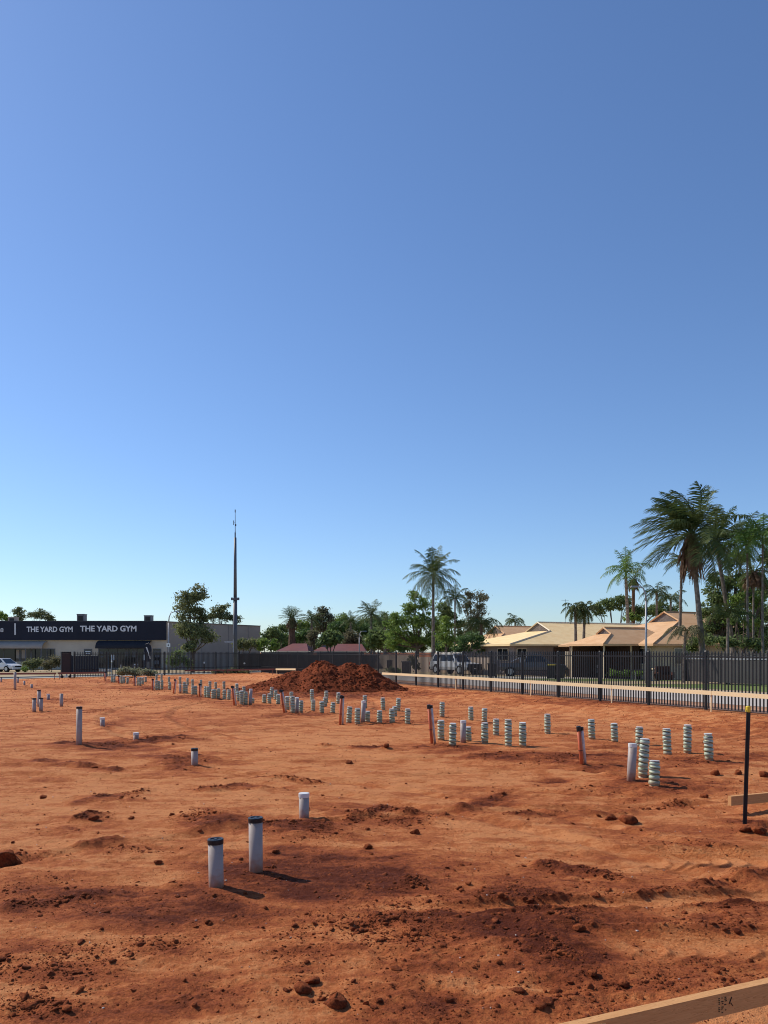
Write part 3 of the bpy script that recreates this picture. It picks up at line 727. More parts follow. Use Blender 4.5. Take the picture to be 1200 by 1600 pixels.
pvc(160, 1121, 1135.5, .11, 'short stub with clods at its right, beyond the tall lone pipe', 'white')
pvc(96, 1083.5, 1103.5, .11, 'stub right of the group of three at left', None)
pvc(75.5, 1084.5, 1093.5, .11, 'lowest stub between the group of three and the next pipe', 'white')
pvc(61, 1078, 1104, .11, 'rear and tallest pipe of the group of three at left', 'black')
pvc(53.5, 1091.5, 1113, .11, 'front left pipe of the group of three at left', 'black')
pvc(64, 1090.5, 1111.5, .11, 'front right pipe of the group of three at left', 'black')
pvc(23.5, 1050.5, 1078, .12, 'tall pale pipe overlapping the rail near the left edge', None)
pvc(49.5, 1069, 1075.5, .11, 'tiny stub right of the tall pipe near the left edge', None)
pvc(28, 1058, 1067, .10, 'thin dark stub just behind the tall pipe near left edge', 'black')
pvc(38, 1064, 1070.5, .10, 'faint short stub farthest out, right of tall edge pipe', None)
pvc(2, 1058, 1066, .10, 'stub at the very left edge below the white car', 'black')

# ------------------------------------------------------------------ wrapped pipes, conduits
ORD = ['first', 'second', 'third', 'fourth', 'fifth', 'sixth', 'seventh', 'eighth', 'ninth', 'tenth', 'eleventh', 'twelfth', 'thirteenth', 'fourteenth', 'fifteenth', 'sixteenth', 'seventeenth', 'eighteenth', 'nineteenth', 'twentieth']
COND = [(164, 1063.5, 1049, 0), (185, 1068, 1055.5, 0), (209.5, 1072.5, 1055, 1), (238, 1078, 1060, 0), (271, 1084, 1061, 6), (311.5, 1089, 1068, 0), (366, 1102, 1071, -7),
        (444, 1113.5, 1077.5, -10), (531.5, 1132.5, 1086.5, 2), (675, 1162, 1100.5, -5), (909, 1194, 1134, -5)]
nC = len(COND)
for i, (px, yb, yt, lean) in enumerate(COND):
    x, y, z = ground_at(px, yb); h = (yb - yt) * y / F; rk_ = nC - 1 - i
    lab = ('rightmost orange and white conduit pair, leaning' if rk_ == 0 else 'orange and white conduit pair, %s from the right' % ORD[rk_])
    root = empty('conduit_pair', (x, y, z), lab, 'conduit', 'orange conduits marking the pipe row', rot=(0, R(lean), 0))
    b = MB(); b.lathe([(.03, -.2), (.03, h - .03), (.0, h - .03)], n=14); b.build('orange_pipe', 'orange_pipe', root, smooth=True)
    b = MB(); b.tube([(.062, .012, -.2), (.058, .012, h * .5), (.054, .012, h - .05)], .022, 12); b.build('white_pipe', 'white_conduit', root, smooth=True)
    b = MB(); b.lathe([(.036, h - .085), (.037, h - .01), (.031, h), (.0, h)], n=14)
    if lean <= 2: b.lathe([(.027, h - .075), (.027, h - .02), (.0, h - .02)], (.054, .012, 0), n=12)
    b.build('cap', 'black_plastic', root)
    b = MB(); b.lathe([(.034, .0), (.034, .012), (.0, .012)], (0, 0, h * .35), n=12); b.build('strap', 'steel_black', root)
def wrapped(kind, h, seed):
    """parts of a wrapped stub, local coordinates"""
    rr = random.Random(seed); b = MB(); r0 = .066
    prof = [(r0 * .94, -.15), (r0 * .94, 0)]; z = 0; st = .066
    while z < h - .03:
        e = min(st, h - .012 - z)
        k = rr.uniform(.93, 1.07)
        prof += [(r0 * .80, z), (r0 * 1.04 * k, z + e * .15), (r0 * 1.08 * k, z + e * .5), (r0 * 1.02 * k, z + e * .88), (r0 * .80, z + e * .97)]
        z += e
    prof += [(r0 * .92, h - .012), (r0 * .92, h)]
    b.lathe([(p[0], p[1]) for p in prof], n=18)
    return b
WR = [(855.6,1146.5,1117),(925,1155,1125),(960.6,1159,1130.5),(998.4,1166,1135),(1043,1178.5,1138.5),(1074,1176.5,1134),(1108,1187.5,1147),(1004,1215.5,1157.5),(1022,1225,1187.5),
 (690.7,1120,1097.4),(736,1126,1105),(756.7,1128.5,1107.5),(689,1156,1126),(707,1165,1131),(731.6,1158,1136),(757.6,1160.5,1130),(775,1149,1124),(794.3,1166.5,1125),(816.8,1166,1129.5),
 (509.7,1098,1080),(508,1104.5,1090),(503,1114,1096),(519.7,1114,1097.5),(528.5,1100,1082.5),(545,1130,1105),(558.3,1130.5,1107.5),(570.3,1106,1086.7),(574,1128.5,1111.7),(593,1129.5,1110),(598.7,1109.5,1091.3),(622,1110.5,1091.3),(616.5,1119,1104),(613,1129.5,1108),(636.7,1131.5,1108.3),
 (337,1075,1065),(350,1077,1065),(335,1091.5,1076.7),(350.3,1092.5,1077),(357,1093.5,1077),(370,1087,1069),(373,1095,1080),(381.7,1085,1073),(377.5,1100.5,1079.7),(384,1100.5,1081),(394.5,1099,1091),(413,1098.6,1086),(421,1100,1085),(423.7,1090,1074),(430.5,1093.5,1078.5),(434.5,1100,1085),(449,1109,1088.5),(455,1097,1082),(457.5,1113.5,1088.5),(470,1113.5,1095),(487.5,1097,1077.5),(489,1110.5,1094),
 (175,1066.5,1055),(178.5,1067,1054.5),(190,1068,1056.7),(193.5,1067.5,1057),(199,1067,1057.5),(215.5,1071,1059),(219,1071.5,1058.5),(223,1069,1058),(227.5,1066,1057.5),(244,1078,1063),(248,1078,1064),(253,1077.5,1062.5),(244.5,1065,1053.5),(252,1064,1052.5),(265,1078,1066),(264,1067,1057.5),(287.5,1083.5,1066),(291,1083,1070),(281.5,1069,1057.5),(293,1071,1060),(301.3,1085.5,1071.7),(306,1085.5,1071.7),(301,1073,1061.7),(314,1073,1062.5),(321.5,1090,1073),(325.5,1090,1072.5),(328,1081,1065),(333,1091.5,1076.7),(341,1092,1077)]
PLAIN = [(986,1219,1161.5),(723.7,1160.5,1126),(567,1129.5,1095),(391,1100.5,1076),(463.8,1113.5,1090),(281.7,1083.5,1069)]
cx = [c[0] for c in COND]
allp = [(p, 'w') for p in WR] + [(p, 'p') for p in PLAIN]
seg = {}
for (p, k) in allp:
    i = sum(1 for c in cx if c < p[0]); seg.setdefault(i, []).append((p, k))
def word(i): return ORD[nC - 1 - i]
for i, lst in seg.items():
    lst.sort(key=lambda a_: a_[0][0])
    for j, ((px, yb, yt), k) in enumerate(lst):
        if i == nC: pos = 'right of the last conduit'
        elif i == 0: pos = 'left of all orange conduits'
        else: pos = 'between %s and %s orange conduits from right' % (word(i), word(i - 1))
        x, y, z = ground_at(px, yb); h = (yb - yt) * y / F
        lx = R(random.gauss(0, 1.8)); ly = R(random.gauss(0, 1.8))
        if k == 'w':
            root = empty('wrapped_pipe', (x, y, z), 'green wrapped pipe stub, %s from left %s' % (ORD[j], pos), 'pipe', 'green wrapped pipe stubs', rz=0, rot=(lx, ly, random.uniform(0, 6.28)))
            wrapped(0, h, j * 7 + i).build('wrapping', 'wrap', root, smooth=True)
            b = MB(); b.lathe([(.064, h - .002), (.065, h + .008), (.058, h + .010), (.0, h + .010)], n=18); b.build('cap', 'pvc_cap', root)
        else:
            root = empty('conduit_stub', (x, y, z), 'plain grey pipe stub, %s from left %s' % (ORD[j], pos), 'pipe', 'plain grey pipe stubs', rot=(lx, ly, 0))
            b = MB(); b.lathe([(.058, -.2), (.058, h), (.053, h), (.053, h - .05)], n=18); b.build('pipe', 'pvc', root, smooth=False)
            for p_ in root.children[0].data.polygons: p_.use_smooth = len(p_.vertices) == 4
            b = MB(); b.lathe([(.0605, h - .05), (.0605, h - .004), (.056, h), (.0, h)], n=18); b.build('cap', 'pvc_cap', root)

# ------------------------------------------------------------------ text helper
def text_mesh(name, body, width, cap, loc, m, parent, bold=.02, rot=(R(90), 0, 0), depth=.02):
    cu = bpy.data.curves.new(name + '_c', 'FONT'); cu.body = body; cu.size = 1; cu.extrude = depth / 2; cu.offset = bold
    cu.resolution_u = 3
    to = bpy.data.objects.new(name + '_t', cu); COL.objects.link(to); bpy.context.view_layer.update()
    me = bpy.data.meshes.new_from_object(to.evaluated_get(bpy.context.evaluated_depsgraph_get()))
    bpy.data.objects.remove(to)
    co = np.zeros(len(me.vertices) * 3); me.vertices.foreach_get('co', co); co = co.reshape(-1, 3)
    mn, mxx = co.min(0), co.max(0)
    co[:, 0] = (co[:, 0] - mn[0]) / (mxx[0] - mn[0]) * width; co[:, 1] = (co[:, 1] - mn[1]) / (mxx[1] - mn[1]) * cap
    me.vertices.foreach_set('co', co.ravel()); me.materials.clear(); me.materials.append(M[m]); me.update()
    o = bpy.data.objects.new(name, me); COL.objects.link(o); o.location = loc; o.rotation_euler = rot; o.parent = parent
    return o
# ------------------------------------------------------------------ gym
YG = 100.0; gS = YG / F
def gx(px): return (px - HX) * gS
def gzp(py): return EYE - (py - HY) * gS
g0 = -.45
gym = empty('gym_building', (gx(150), YG, g0), 'long low gym with navy fascia sign and grey side wall, far left', 'building')
def gpart(b, name, m, smooth=False, parent=None):
    o = b.build(name, m, gym, smooth)
    o.data.transform(Matrix.Translation((-gx(150), -YG, -g0)))
    if parent is not None: o.parent = parent
    return o
top = 5.70
b = MB()
foot = [(-75, YG + .35), (gx(260), YG + .35), (-18.6, 117.0), (-18.6 - 12, 136), (-75, 136)]
nf = len(foot); vs = [(x, y, g0) for x, y in foot] + [(x, y, top) for x, y in foot]
b.add(vs, [(0, 1, nf + 1, nf), (2, 3, nf + 3, nf + 2), (3, 4, nf + 4, nf + 3), (4, 0, nf, nf + 4)]); gpart(b, 'wall', 'wall_beige')
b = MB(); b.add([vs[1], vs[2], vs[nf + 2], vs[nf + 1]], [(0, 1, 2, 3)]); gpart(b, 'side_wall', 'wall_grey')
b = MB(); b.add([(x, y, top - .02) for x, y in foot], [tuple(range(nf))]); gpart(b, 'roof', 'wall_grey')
b = MB()
sdv = Vector((-18.6 - gx(260), 117 - YG - .35, 0)); 
for t in (.33, .62, .85):
    p = Vector((gx(260), YG + .35, 0)) + sdv * t; b.box((p.x + .01, p.y - .01, (top + g0) / 2), (.05, .03, top - g0 - .1), rz=math.atan2(sdv.y, sdv.x))
p = Vector((gx(260), YG + .35, top)) + sdv * .5
b.box((p.x, p.y, top + .04), (sdv.length, .25, .10), rz=math.atan2(sdv.y, sdv.x))
gpart(b, 'parapet_trim', 'frame_grey')
b = MB(); b.box(((gx(-150) + gx(259)) / 2, YG + .15, (gzp(970.7) + gzp(1000)) / 2), (gx(259) - gx(-150), .4, gzp(970.7) - gzp(1000)))
fas = gpart(b, 'fascia', 'navy')
b = MB(); b.box(((gx(-150) + gx(260)) / 2, YG + .15, gzp(970.7) + .03), (gx(260) - gx(-150), .46, .06)); gpart(b, 'fascia_capping', 'frame_grey')
def lp(px, py): return (gx(px) - gx(150), -.075, gzp(py) - g0)
text_mesh('sign_lettering', 'THE YARD GYM', gx(114) - gx(42), gzp(979) - gzp(987.6), lp(42, 987.6), 'sign_white', gym, .03)
text_mesh('sign_lettering', 'THE YARD GYM', gx(213.5) - gx(125.5), gzp(977.6) - gzp(986.8), lp(125.5, 986.8), 'sign_white', gym, .03)
text_mesh('sign_number', '8', .40, .50, lp(1, 987.6), 'sign_white', gym, .0)
b = MB(); b.box((gx(24), YG - .07, (gzp(974) + gzp(992)) / 2), (.16, .04, gzp(974) - gzp(992))); gpart(b, 'sign_bar', 'sign_white')
def awning(x0, x1, y0, y1, m, proj=1.5, nm='awning'):
    b = MB(); n_ = 8; zt, zb = gzp(y0), gzp(y1); prof = []
    for i in range(n_ + 1):
        t = i / n_ * math.pi / 2
        prof.append((YG + .34 - proj * math.sin(t), zb + (zt - zb) * math.cos(t)))
    prof2 = [(y + .06, z - .06) for y, z in prof]
    vs = []
    for X in (gx(x0), gx(x1)):
        vs += [(X, y, z) for y, z in prof] + [(X, y, z) for y, z in prof2]
    k = 2 * (n_ + 1); fs = []
    for i in range(n_):
        fs += [(i, i + 1, k + i + 1, k + i), (n_ + 1 + i + 1, n_ + 1 + i, k + n_ + 1 + i, k + n_ + 1 + i + 1)]
        fs += [(i + 1, i, n_ + 1 + i, n_ + 2 + i), (k + i, k + i + 1, k + n_ + 2 + i, k + n_ + 1 + i)]
    fs += [(n_, 2 * n_ + 1, k + 2 * n_ + 1, k + n_)]
    b.add(vs, fs)
    b.box(((gx(x0) + gx(x1)) / 2, YG + .34 - proj, zb - .02), (gx(x1) - gx(x0), .07, .16))
    return gpart(b, nm, m)
awning(-150, 72, 1002, 1012, 'awning_grey'); awning(153, 236, 1001, 1012, 'navy_light', 1.3)
b = MB()
for px in (70.5, 46): b.box((gx(px), YG - 1.1, (gzp(1012) + g0) / 2), (.09, .09, gzp(1012) - g0))
gpart(b, 'awning_posts', 'frame_grey')
def gwin(x0, x1, y0, y1, mull=(), nm='window', m='glass_dark', fm='frame_grey'):
    b = MB(); X0, X1, Z0, Z1 = gx(x0), gx(x1), gzp(y1), gzp(y0)
    b.box(((X0 + X1) / 2, YG + .33, (Z0 + Z1) / 2), (X1 - X0, .06, Z1 - Z0)); wn = gpart(b, nm, m)
    b = MB()
    for X in (X0, X1, *[gx(q) for q in mull]): b.box((X, YG + .30, (Z0 + Z1) / 2), (.09, .08, Z1 - Z0 + .09))
    for z in (Z0, Z1): b.box(((X0 + X1) / 2, YG + .30, z), (X1 - X0 - .1, .07, .08))
    gpart(b, 'frame', fm, parent=wn)
gwin(-20, 22, 1014, 1033, (4,)); gwin(22, 46, 1014, 1033, (29, 31)); gwin(48, 84, 1014, 1033, (62, 72))
b = MB(); b.box((gx(26), YG + .28, gzp(1022)), (.36, .02, 1.1)); b.box((gx(36), YG + .28, gzp(1022)), (.62, .02, 1.1)); gpart(b, 'window_blind', 'awning_grey')
gwin(130.5, 141.5, 1014.5, 1023, ()); b = MB(); b.box((gx(136), YG + .27, gzp(1018)), (.7, .02, .16)); b.box((gx(136), YG + .27, gzp(1021)), (.6, .02, .08)); gpart(b, 'window_sticker', 'sign_white')
gwin(153, 235, 1013.5, 1046, (168, 182, 196, 213, 224), 'shopfront')
gwin(238.5, 250, 1014, 1045, (), 'side_door')
b = MB(); 
for (px, py, w_, h_) in ((158, 1020, .45, .35), (158, 1026, .4, .15)): b.box((gx(px), YG + .27, gzp(py)), (w_, .02, h_))
for (px, py, w_, h_) in ((191, 1021, .12, .12), (197, 1020, .4, .9), (201, 1019, .12, .9), (209, 1021, .55, 1.0)): b.box((gx(px), YG + .27, gzp(py)), (w_, .02, h_))
for (px, py, w_, h_) in ((244.5, 1018, .7, .25), (245, 1025, .6, .35), (244, 1035, .6, .5)): b.box((gx(px), YG + .27, gzp(py)), (w_, .02, h_))
gpart(b, 'window_decals', 'frame_grey')
b = MB()
for px in (173.6, 176.6, 223.7, 227.0): b.box((gx(px), YG + .26, gzp(1027.3)), (.19, .02, .72))
gpart(b, 'paper_notices', 'sign_white')
b = MB(); b.box((gx(192), YG - .2, g0 + .12), (gx(250) - gx(150), 1.0, .24)); gpart(b, 'entry_step', 'concrete')
for (px, yt, lab) in ((21, 964, 'evaporative cooler unit on the gym roof, leftmost, pale'), (128, 959.5, 'cooler unit on gym roof above the gap between the signs'), (232.5, 961.5, 'cooler unit on gym roof above the right sign end')):
    X = (px - HX) * 102 / F; zt = EYE - (yt - HY) * 102 / F; hh = zt - top
    e = empty('roof_cooler', (X, 102, top), lab, 'cooler', 'evaporative coolers on the gym roof')
    b = MB(); b.box((0, 0, hh / 2), (.95, .95, hh)); b.box((0, 0, hh - .05), (1.02, 1.02, .1)); b.build('housing', 'awning_grey' if px < 50 else 'frame_grey', e)
    b = MB(); b.box((0, -.485, hh * .45), (.6, .03, hh * .6))
    b.build('grille', 'black_plastic', e)
# bin screen
b = MB(); X0, X1 = (97 - HX) * 86 / F, (153 - HX) * 86 / F
e = empty('bin_screen', ((X0 + X1) / 2, 86, gz((X0 + X1) / 2, 86)), 'navy sheet metal screen in front of the gym, below the left sign', 'screen')
for k in range(28): b.box((-(X1 - X0) / 2 + (k + .5) * (X1 - X0) / 28, 0, .93), ((X1 - X0) / 28 - .01, .06 + .02 * (k % 2), 1.8))
b.build('sheet_panel', 'navy', e)
b = MB()
for k in range(5): b.box((-(X1 - X0) / 2 + k * (X1 - X0) / 4, .06, .95), (.08, .08, 1.95))
b.build('posts', 'steel_black', e)
# feather flag
e = empty('feather_flag', (*base(232, 93)[:2], base(232, 93)[2]), 'black feather flag with white lettering right of the gym entrance', 'flag')
b = MB(); fz = 3.25
pts = [(-.42, .55), (.34, .45), (.38, 2.7), (.25, 3.1), (-.05, 3.3), (-.35, 3.1), (-.52, 2.6), (-.46, 1.6)]
b.add([(x, -.008, z) for x, z in pts] + [(x, .008, z) for x, z in pts], [tuple(range(8)), tuple(range(15, 7, -1))] + [(i, i + 8, (i + 1) % 8 + 8, (i + 1) % 8) for i in range(8)])
b.build('sail', 'navy', e)
b = MB(); b.tube([(.40, 0, 0), (.40, 0, 2.6), (.3, 0, 3.15), (0, 0, 3.36), (-.35, 0, 3.2)], .015, 6); b.box((.4, 0, .02), (.5, .5, .04)); b.build('pole', 'galv', e)
b = MB(); rk = random.Random(5)
for k in range(6): b.box((-.2 + .1 * k * .8, -.014, 2.75 - k * .24), (.22, .008, .13), rot=Matrix.Rotation(.9, 3, 'Y'))
b.build('flag_lettering', 'sign_white', e)
b = MB(); b.box((-.05, -.02, .62), (.5, .02, 1.0)); b.build('lower_panel', 'frame_grey', e)
# sandwich board, bollards, stones
x, y, z = base(212, 90); e = empty('sandwich_board', (x, y, z), 'small grey sandwich board standing at the gym entrance', 'sign')
b = MB(); b.box((0, -.1, .45), (.62, .03, .9), rot=Matrix.Rotation(-.2, 3, 'X')); b.build('front_panel', 'frame_grey', e)
b = MB(); b.box((0, .14, .45), (.62, .03, .9), rot=Matrix.Rotation(.2, 3, 'X')); b.build('back_panel', 'frame_grey', e)
b = MB(); b.box((0, -.03, .84), (.5, .02, .08), rot=Matrix.Rotation(-.2, 3, 'X')); b.build('header', 'sign_white', e)
for (px, yt, Z, lab, ball) in ((175, 1033, 72, 'pale bollard with a round white head before the gym entrance', True), (189, 1037, 80, 'plain pale bollard before the gym shopfront', False), (104, 1032, 62, 'slim grey post with white ball top before the navy screen', True)):
    x, y, z = base(px, Z); zt = EYE - (yt - HY) * Z / F; e = empty('bollard', (x, y, z), lab, 'bollard', 'bollards in front of the gym')
    b = MB(); b.lathe([(.06, 0), (.06, zt - z - .1), (.0, zt - z - .1)], n=12); b.build('post', 'galv', e)
    if ball:
        b = MB(); b.lathe([(.03, 0), (.09, .05), (.1, .1), (.07, .17), (.0, .2)], (0, 0, zt - z - .14), n=12); b.build('head', 'sign_white', e, True)
for i, (px, w_) in enumerate(((156, .35), (160, .5), (164.5, .42), (169, .5))):
    x, y, z = base(px, 88); v = IV2 * (1 + .25 * (np.random.RandomState(i).rand(len(IV2), 1) - .5)) * np.array([w_, .3, .22])
    o = np_mesh('garden_rock', v, IF2, 'stone_white', True, loc=(x, y, z + .12))
    tag(o, 'white garden rock by the gym screen, %s from the left' % ORD[i], 'rock', 'white rocks by the gym')

# ------------------------------------------------------------------ mast, lamps, signs
x, y, z = base(367.5, 84); s_ = 84 / F
e = empty('radio_mast', (x, y, z), 'very tall slim grey radio mast with whip antenna', 'mast')
zc = EYE + (HY - 936) * s_ - z; z1 = EYE + (HY - 840) * s_ - z; z2 = EYE + (HY - 797) * s_ - z
b = MB(); b.tube([(0, 0, 0), (0, 0, zc)], [.245, .21], 12); b.build('lower_pole', 'mast_grey', e, True)
b = MB(); b.tube([(0, 0, zc), (0, 0, z1)], [.185, .14], 12); b.build('upper_pole', 'mast_grey', e, True)
b = MB(); b.lathe([(.22, -.12), (.34, -.1), (.34, .06), (.2, .1), (.0, .1)], (0, 0, zc), 12)
for a_ in range(4): b.box((.34 * math.cos(a_ * 1.57), .34 * math.sin(a_ * 1.57), zc + .02), (.2, .2, .28))
b.build('collar', 'mast_grey', e)
b = MB(); b.tube([(0, 0, z1), (0, 0, z1 + .8), (0, 0, z2)], [.07, .04, .025], 6)
b.box((0, 0, z1 + .3), (.12, .12, .5)); b.box((-.16, 0, z1 + 1.6), (.07, .07, .5)); b.box((-.08, 0, z1 + 1.6), (.2, .03, .03)); b.box((.07, 0, z1 + 1.35), (.09, .09, .2)); b.box((0, 0, z2 - .1), (.09, .09, .3))
b.build('antenna', 'mast_grey', e)
x, y, z = base(364.6, 76); e = empty('street_sign', (x, y, z), 'thin pale post with a narrow street name blade beside the mast', 'sign')
b = MB(); b.tube([(0, 0, 0), (0, 0, 1.8 + 20 * 76 / F - z)], .04, 8); b.build('post', 'galv', e)
b = MB(); b.box((-.44, 0, 1.8 + 16 * 76 / F - z), (.84, .03, .14)); b.build('name_blade', 'galv', e)
def lamp(px, pyt, Z, arm, label, sign=False, r_=.055, base_py=None, riser=.75):
    x, y, z = base(px, Z); zt = EYE + (HY - pyt) * Z / F - z
    e = empty('street_lamp', (x, y, z), label, 'street lamp', 'street lamps')
    b = MB(); s2 = 1 if arm > 0 else -1; hb = zt - riser
    b.tube([(0, 0, 0), (0, 0, hb * .5), (0, 0, hb)], [r_ * 1.3, r_ * 1.1, r_], 10); b.build('pole', 'galv', e, True)
    b = MB(); b.tube([(0, 0, hb), (arm * .08, 0, hb + riser * .5), (arm * .35, 0, zt - riser * .12), (arm, 0, zt)], [r_, r_ * .8, r_ * .7, r_ * .6], 8); b.build('arm', 'galv', e, True)
    b = MB(); b.box((arm + s2 * .2, 0, zt - .02), (.5, .18, .1), taper=.7); b.build('lamp_head', 'galv', e)
    if sign:
        b = MB(); zz = EYE + (HY - 1008) * Z / F - z; b.box((.0, -.09, zz), (.36, .03, .36)); b.build('sign_plate', 'sign_white', e)
        b = MB(); b.box((.0, -.112, zz), (.12, .01, .12)); b.build('sign_symbol', 'ink', e)
lamp(263.5, 955.5, 76, .65, 'curved arm street lamp with a small square sign left of the gum tree', True, .065, riser=1.1)
lamp(1009.5, 916, 47, -.5, 'street lamp with left reaching arm before the brown roofs', r_=.062, riser=.9)
lamp(561.5, 986, 98, .5, 'distant small street lamp beyond the soil heap', r_=.06, riser=.8)
# a white warning disc post by the fence: small pegs
for i, (px, Z, yt) in enumerate(((319, 66, 1035), (382, 69, 1036))):
    x, y, z = base(px, Z + 3); e = empty('marker_post', (x, y, z), ['small marker post with white tip behind fence, right of gum tree', 'small marker post with white tip behind fence, right of mast'][i], 'post', 'marker posts')
    zt = EYE - (yt - HY) * (Z + 3) / F - z
    b = MB(); b.tube([(0, 0, 0), (0, 0, zt - .08)], .03, 8); b.build('post', 'steel_black', e)
    b = MB(); b.lathe([(.05, -.1), (.07, -.03), (.05, .04), (0, .06)], (0, 0, zt), 8); b.build('tip', 'sign_white', e)

# ------------------------------------------------------------------ cars
def car(name, label, cat, x, y, z, head, kind, paint):
    e = empty(name, (x, y, z), label, cat, rz=head)
    if kind == 'suv': L, Wd, H_ = 4.7, 1.88, 1.78; sill, belt = .38, 1.02; hood = 1.02
    elif kind == 'hatch': L, Wd, H_ = 4.3, 1.76, 1.5; sill, belt = .28, .92; hood = .88
    else: L, Wd, H_ = 5.2, 1.9, 1.82; sill, belt = .5, 1.08; hood = 1.08
    h = L / 2
    # body: stations (x, z_top, half width)
    if kind == 'hatch': st = [(-h, .75, .70), (-h + .08, belt, .80), (-h + .5, belt, .87), (h - 1.3, belt, .88), (h - .95, hood, .87), (h - .3, hood - .14, .83), (h - .06, .62, .74), (h, .5, .66)]
    elif kind == 'suv': st = [(-h, .8, .84), (-h + .05, belt, .9), (h - 1.35, belt + .02, .93), (h - .9, hood, .92), (h - .14, hood - .1, .9), (h - .02, .8, .86), (h, .55, .84)]
    else: st = [(-h, 1.05, .9), (-h + .05, belt, .93), (h - 1.5, belt, .94), (h - .9, hood, .93), (h - .14, hood - .12, .9), (h - .02, .8, .86), (h, .6, .84)]
    b = MB(); vs = []; k = 6
    for (sx, zt, hw) in st:
        vs += [(sx, -hw * .93, sill), (sx, -hw, sill + .25), (sx, -hw * .95, zt), (sx, hw * .95, zt), (sx, hw, sill + .25), (sx, hw * .93, sill)]
    fs = []
    for i in range(len(st) - 1):
        for j in range(k): fs.append((i * k + j, i * k + (j + 1) % k, (i + 1) * k + (j + 1) % k, (i + 1) * k + j))
    fs += [tuple(range(k)), tuple(range(len(st) * k - 1, (len(st) - 1) * k - 1, -1))]
    b.add(vs, fs); body = b.build('body', paint, e)
    bv = body.modifiers.new('bevel', 'BEVEL'); bv.width = .04; bv.segments = 2; bv.limit_method = 'ANGLE'; bv.angle_limit = R(25)
    # cabin
    if kind == 'hatch': xb0, xb1, xt0, xt1 = -h + .12, h - 1.0, -h + .75, h - 1.85
    elif kind == 'suv': xb0, xb1, xt0, xt1 = -h + .06, h - 1.15, -h + .4, h - 1.85
    else: xb0, xb1, xt0, xt1 = -.75, h - 1.2, -.45, h - 2.0
    wb, wt = Wd / 2 * .93, Wd / 2 * .76
    lo, hi = belt - .02, H_
    b = MB()
    b.add([(xb0, -wb, lo), (xb1, -wb, lo), (xb1, wb, lo), (xb0, wb, lo), (xt0, -wt, hi), (xt1, -wt, hi), (xt1, wt, hi), (xt0, wt, hi)],
          [(3, 2, 1, 0), (4, 5, 6, 7), (0, 1, 5, 4), (1, 2, 6, 5), (2, 3, 7, 6), (3, 0, 4, 7)])
    cb = b.build('cabin', paint, e); bv = cb.modifiers.new('bevel', 'BEVEL'); bv.width = .05; bv.segments = 2
    def face(p00, p10, p11, p01, u0, u1, v0, v1, nrm, nm, m='glass_dark'):
        P = lambda u, v: (Vector(p00) * (1 - u) + Vector(p10) * u) * (1 - v) + (Vector(p01) * (1 - u) + Vector(p11) * u) * v
        nv = Vector(nrm).normalized()
        q = [P(u0, v0), P(u1, v0), P(u1, v1), P(u0, v1)]
        b = MB(); b.add([p - nv * .01 for p in q] + [p + nv * .008 for p in q], [(4, 5, 6, 7), (0, 1, 5, 4), (1, 2, 6, 5), (2, 3, 7, 6), (3, 0, 4, 7)]); b.build(nm, m, e)
    sideN = Vector((0, 1, (wb - wt) / (hi - lo)))
    for s_ in (1, -1):
        nn = (0, s_, (wb - wt) / (hi - lo))
        for (u0, u1) in ((.07, .34), (.37, .62), (.65, .93)) if kind == 'suv' else ((.06, .46), (.5, .93)):
            face((xb0, s_ * wb, lo), (xb1, s_ * wb, lo), (xt1, s_ * wt, hi), (xt0, s_ * wt, hi), u0, u1, .16, .84, nn, 'side_window')
    face((xb1, -wb, lo), (xb1, wb, lo), (xt1, wt, hi), (xt1, -wt, hi), .07, .93, .1, .9, (hi - lo, 0, xb1 - xt1), 'windscreen')
    face((xb0, -wb, lo), (xb0, wb, lo), (xt0, wt, hi), (xt0, -wt, hi), .08, .92, .25, .88, (-(hi - lo), 0, xt0 - xb0), 'rear_window')
    wr = .34 if kind == 'hatch' else .39
    for wx in (-h + .82, h - .85):
        for s_ in (1, -1):
            b = MB(); b.tube([(wx, s_ * (Wd / 2 - .22), wr), (wx, s_ * (Wd / 2 + .01), wr)], wr, 20); wl = b.build('wheel', 'tyre', e)
            b = MB(); b.tube([(wx, s_ * (Wd / 2 - .1), wr), (wx, s_ * (Wd / 2 + .018), wr)], wr * .62, 14); b.build('rim', 'rim', wl)
            b = MB(); b.tube([(wx, s_ * (Wd / 2 - .2), wr + .03), (wx, s_ * (Wd / 2 - .045), wr + .03)], wr + .07, 20); b.build('wheel_arch', 'tyre', e)
            # arm
    b = MB(); b.box((0, 0, sill + .02), (L * .96, Wd * .9, .12)); b.build('underbody', 'tyre', e)
    for s_ in (1, -1):
        b = MB(); b.box((h - .05, s_ * .62, hood - .26), (.12, .36, .16)); b.build('headlight', 'lamp_clear', e)
        b = MB(); b.box((-h + .03, s_ * (.72 if kind != 'suv' else .78), belt - .12), (.08, .2, .24)); b.build('tail_light', 'lamp_red', e)
        b = MB(); b.box((xb1 - .35, s_ * (Wd / 2 + .09), belt + .08), (.1, .2, .14)); b.build('mirror', paint, e)
    b = MB(); b.box((h - .0, 0, hood - .28), (.06, .8, .18)); b.build('grille', 'tyre', e)
    b = MB(); b.box((h + .02, 0, sill + .12), (.14, Wd * .9, .24)); b.build('front_bumper', 'tyre' if kind != 'hatch' else paint, e)
    b = MB(); b.box((-h - .02, 0, sill + .12), (.12, Wd * .88, .22)); b.build('rear_bumper', 'tyre' if kind != 'hatch' else paint, e)
    b = MB(); b.box((h + .1, 0, sill + .14), (.012, .36, .11)); b.build('number_plate', 'sign_white', e)
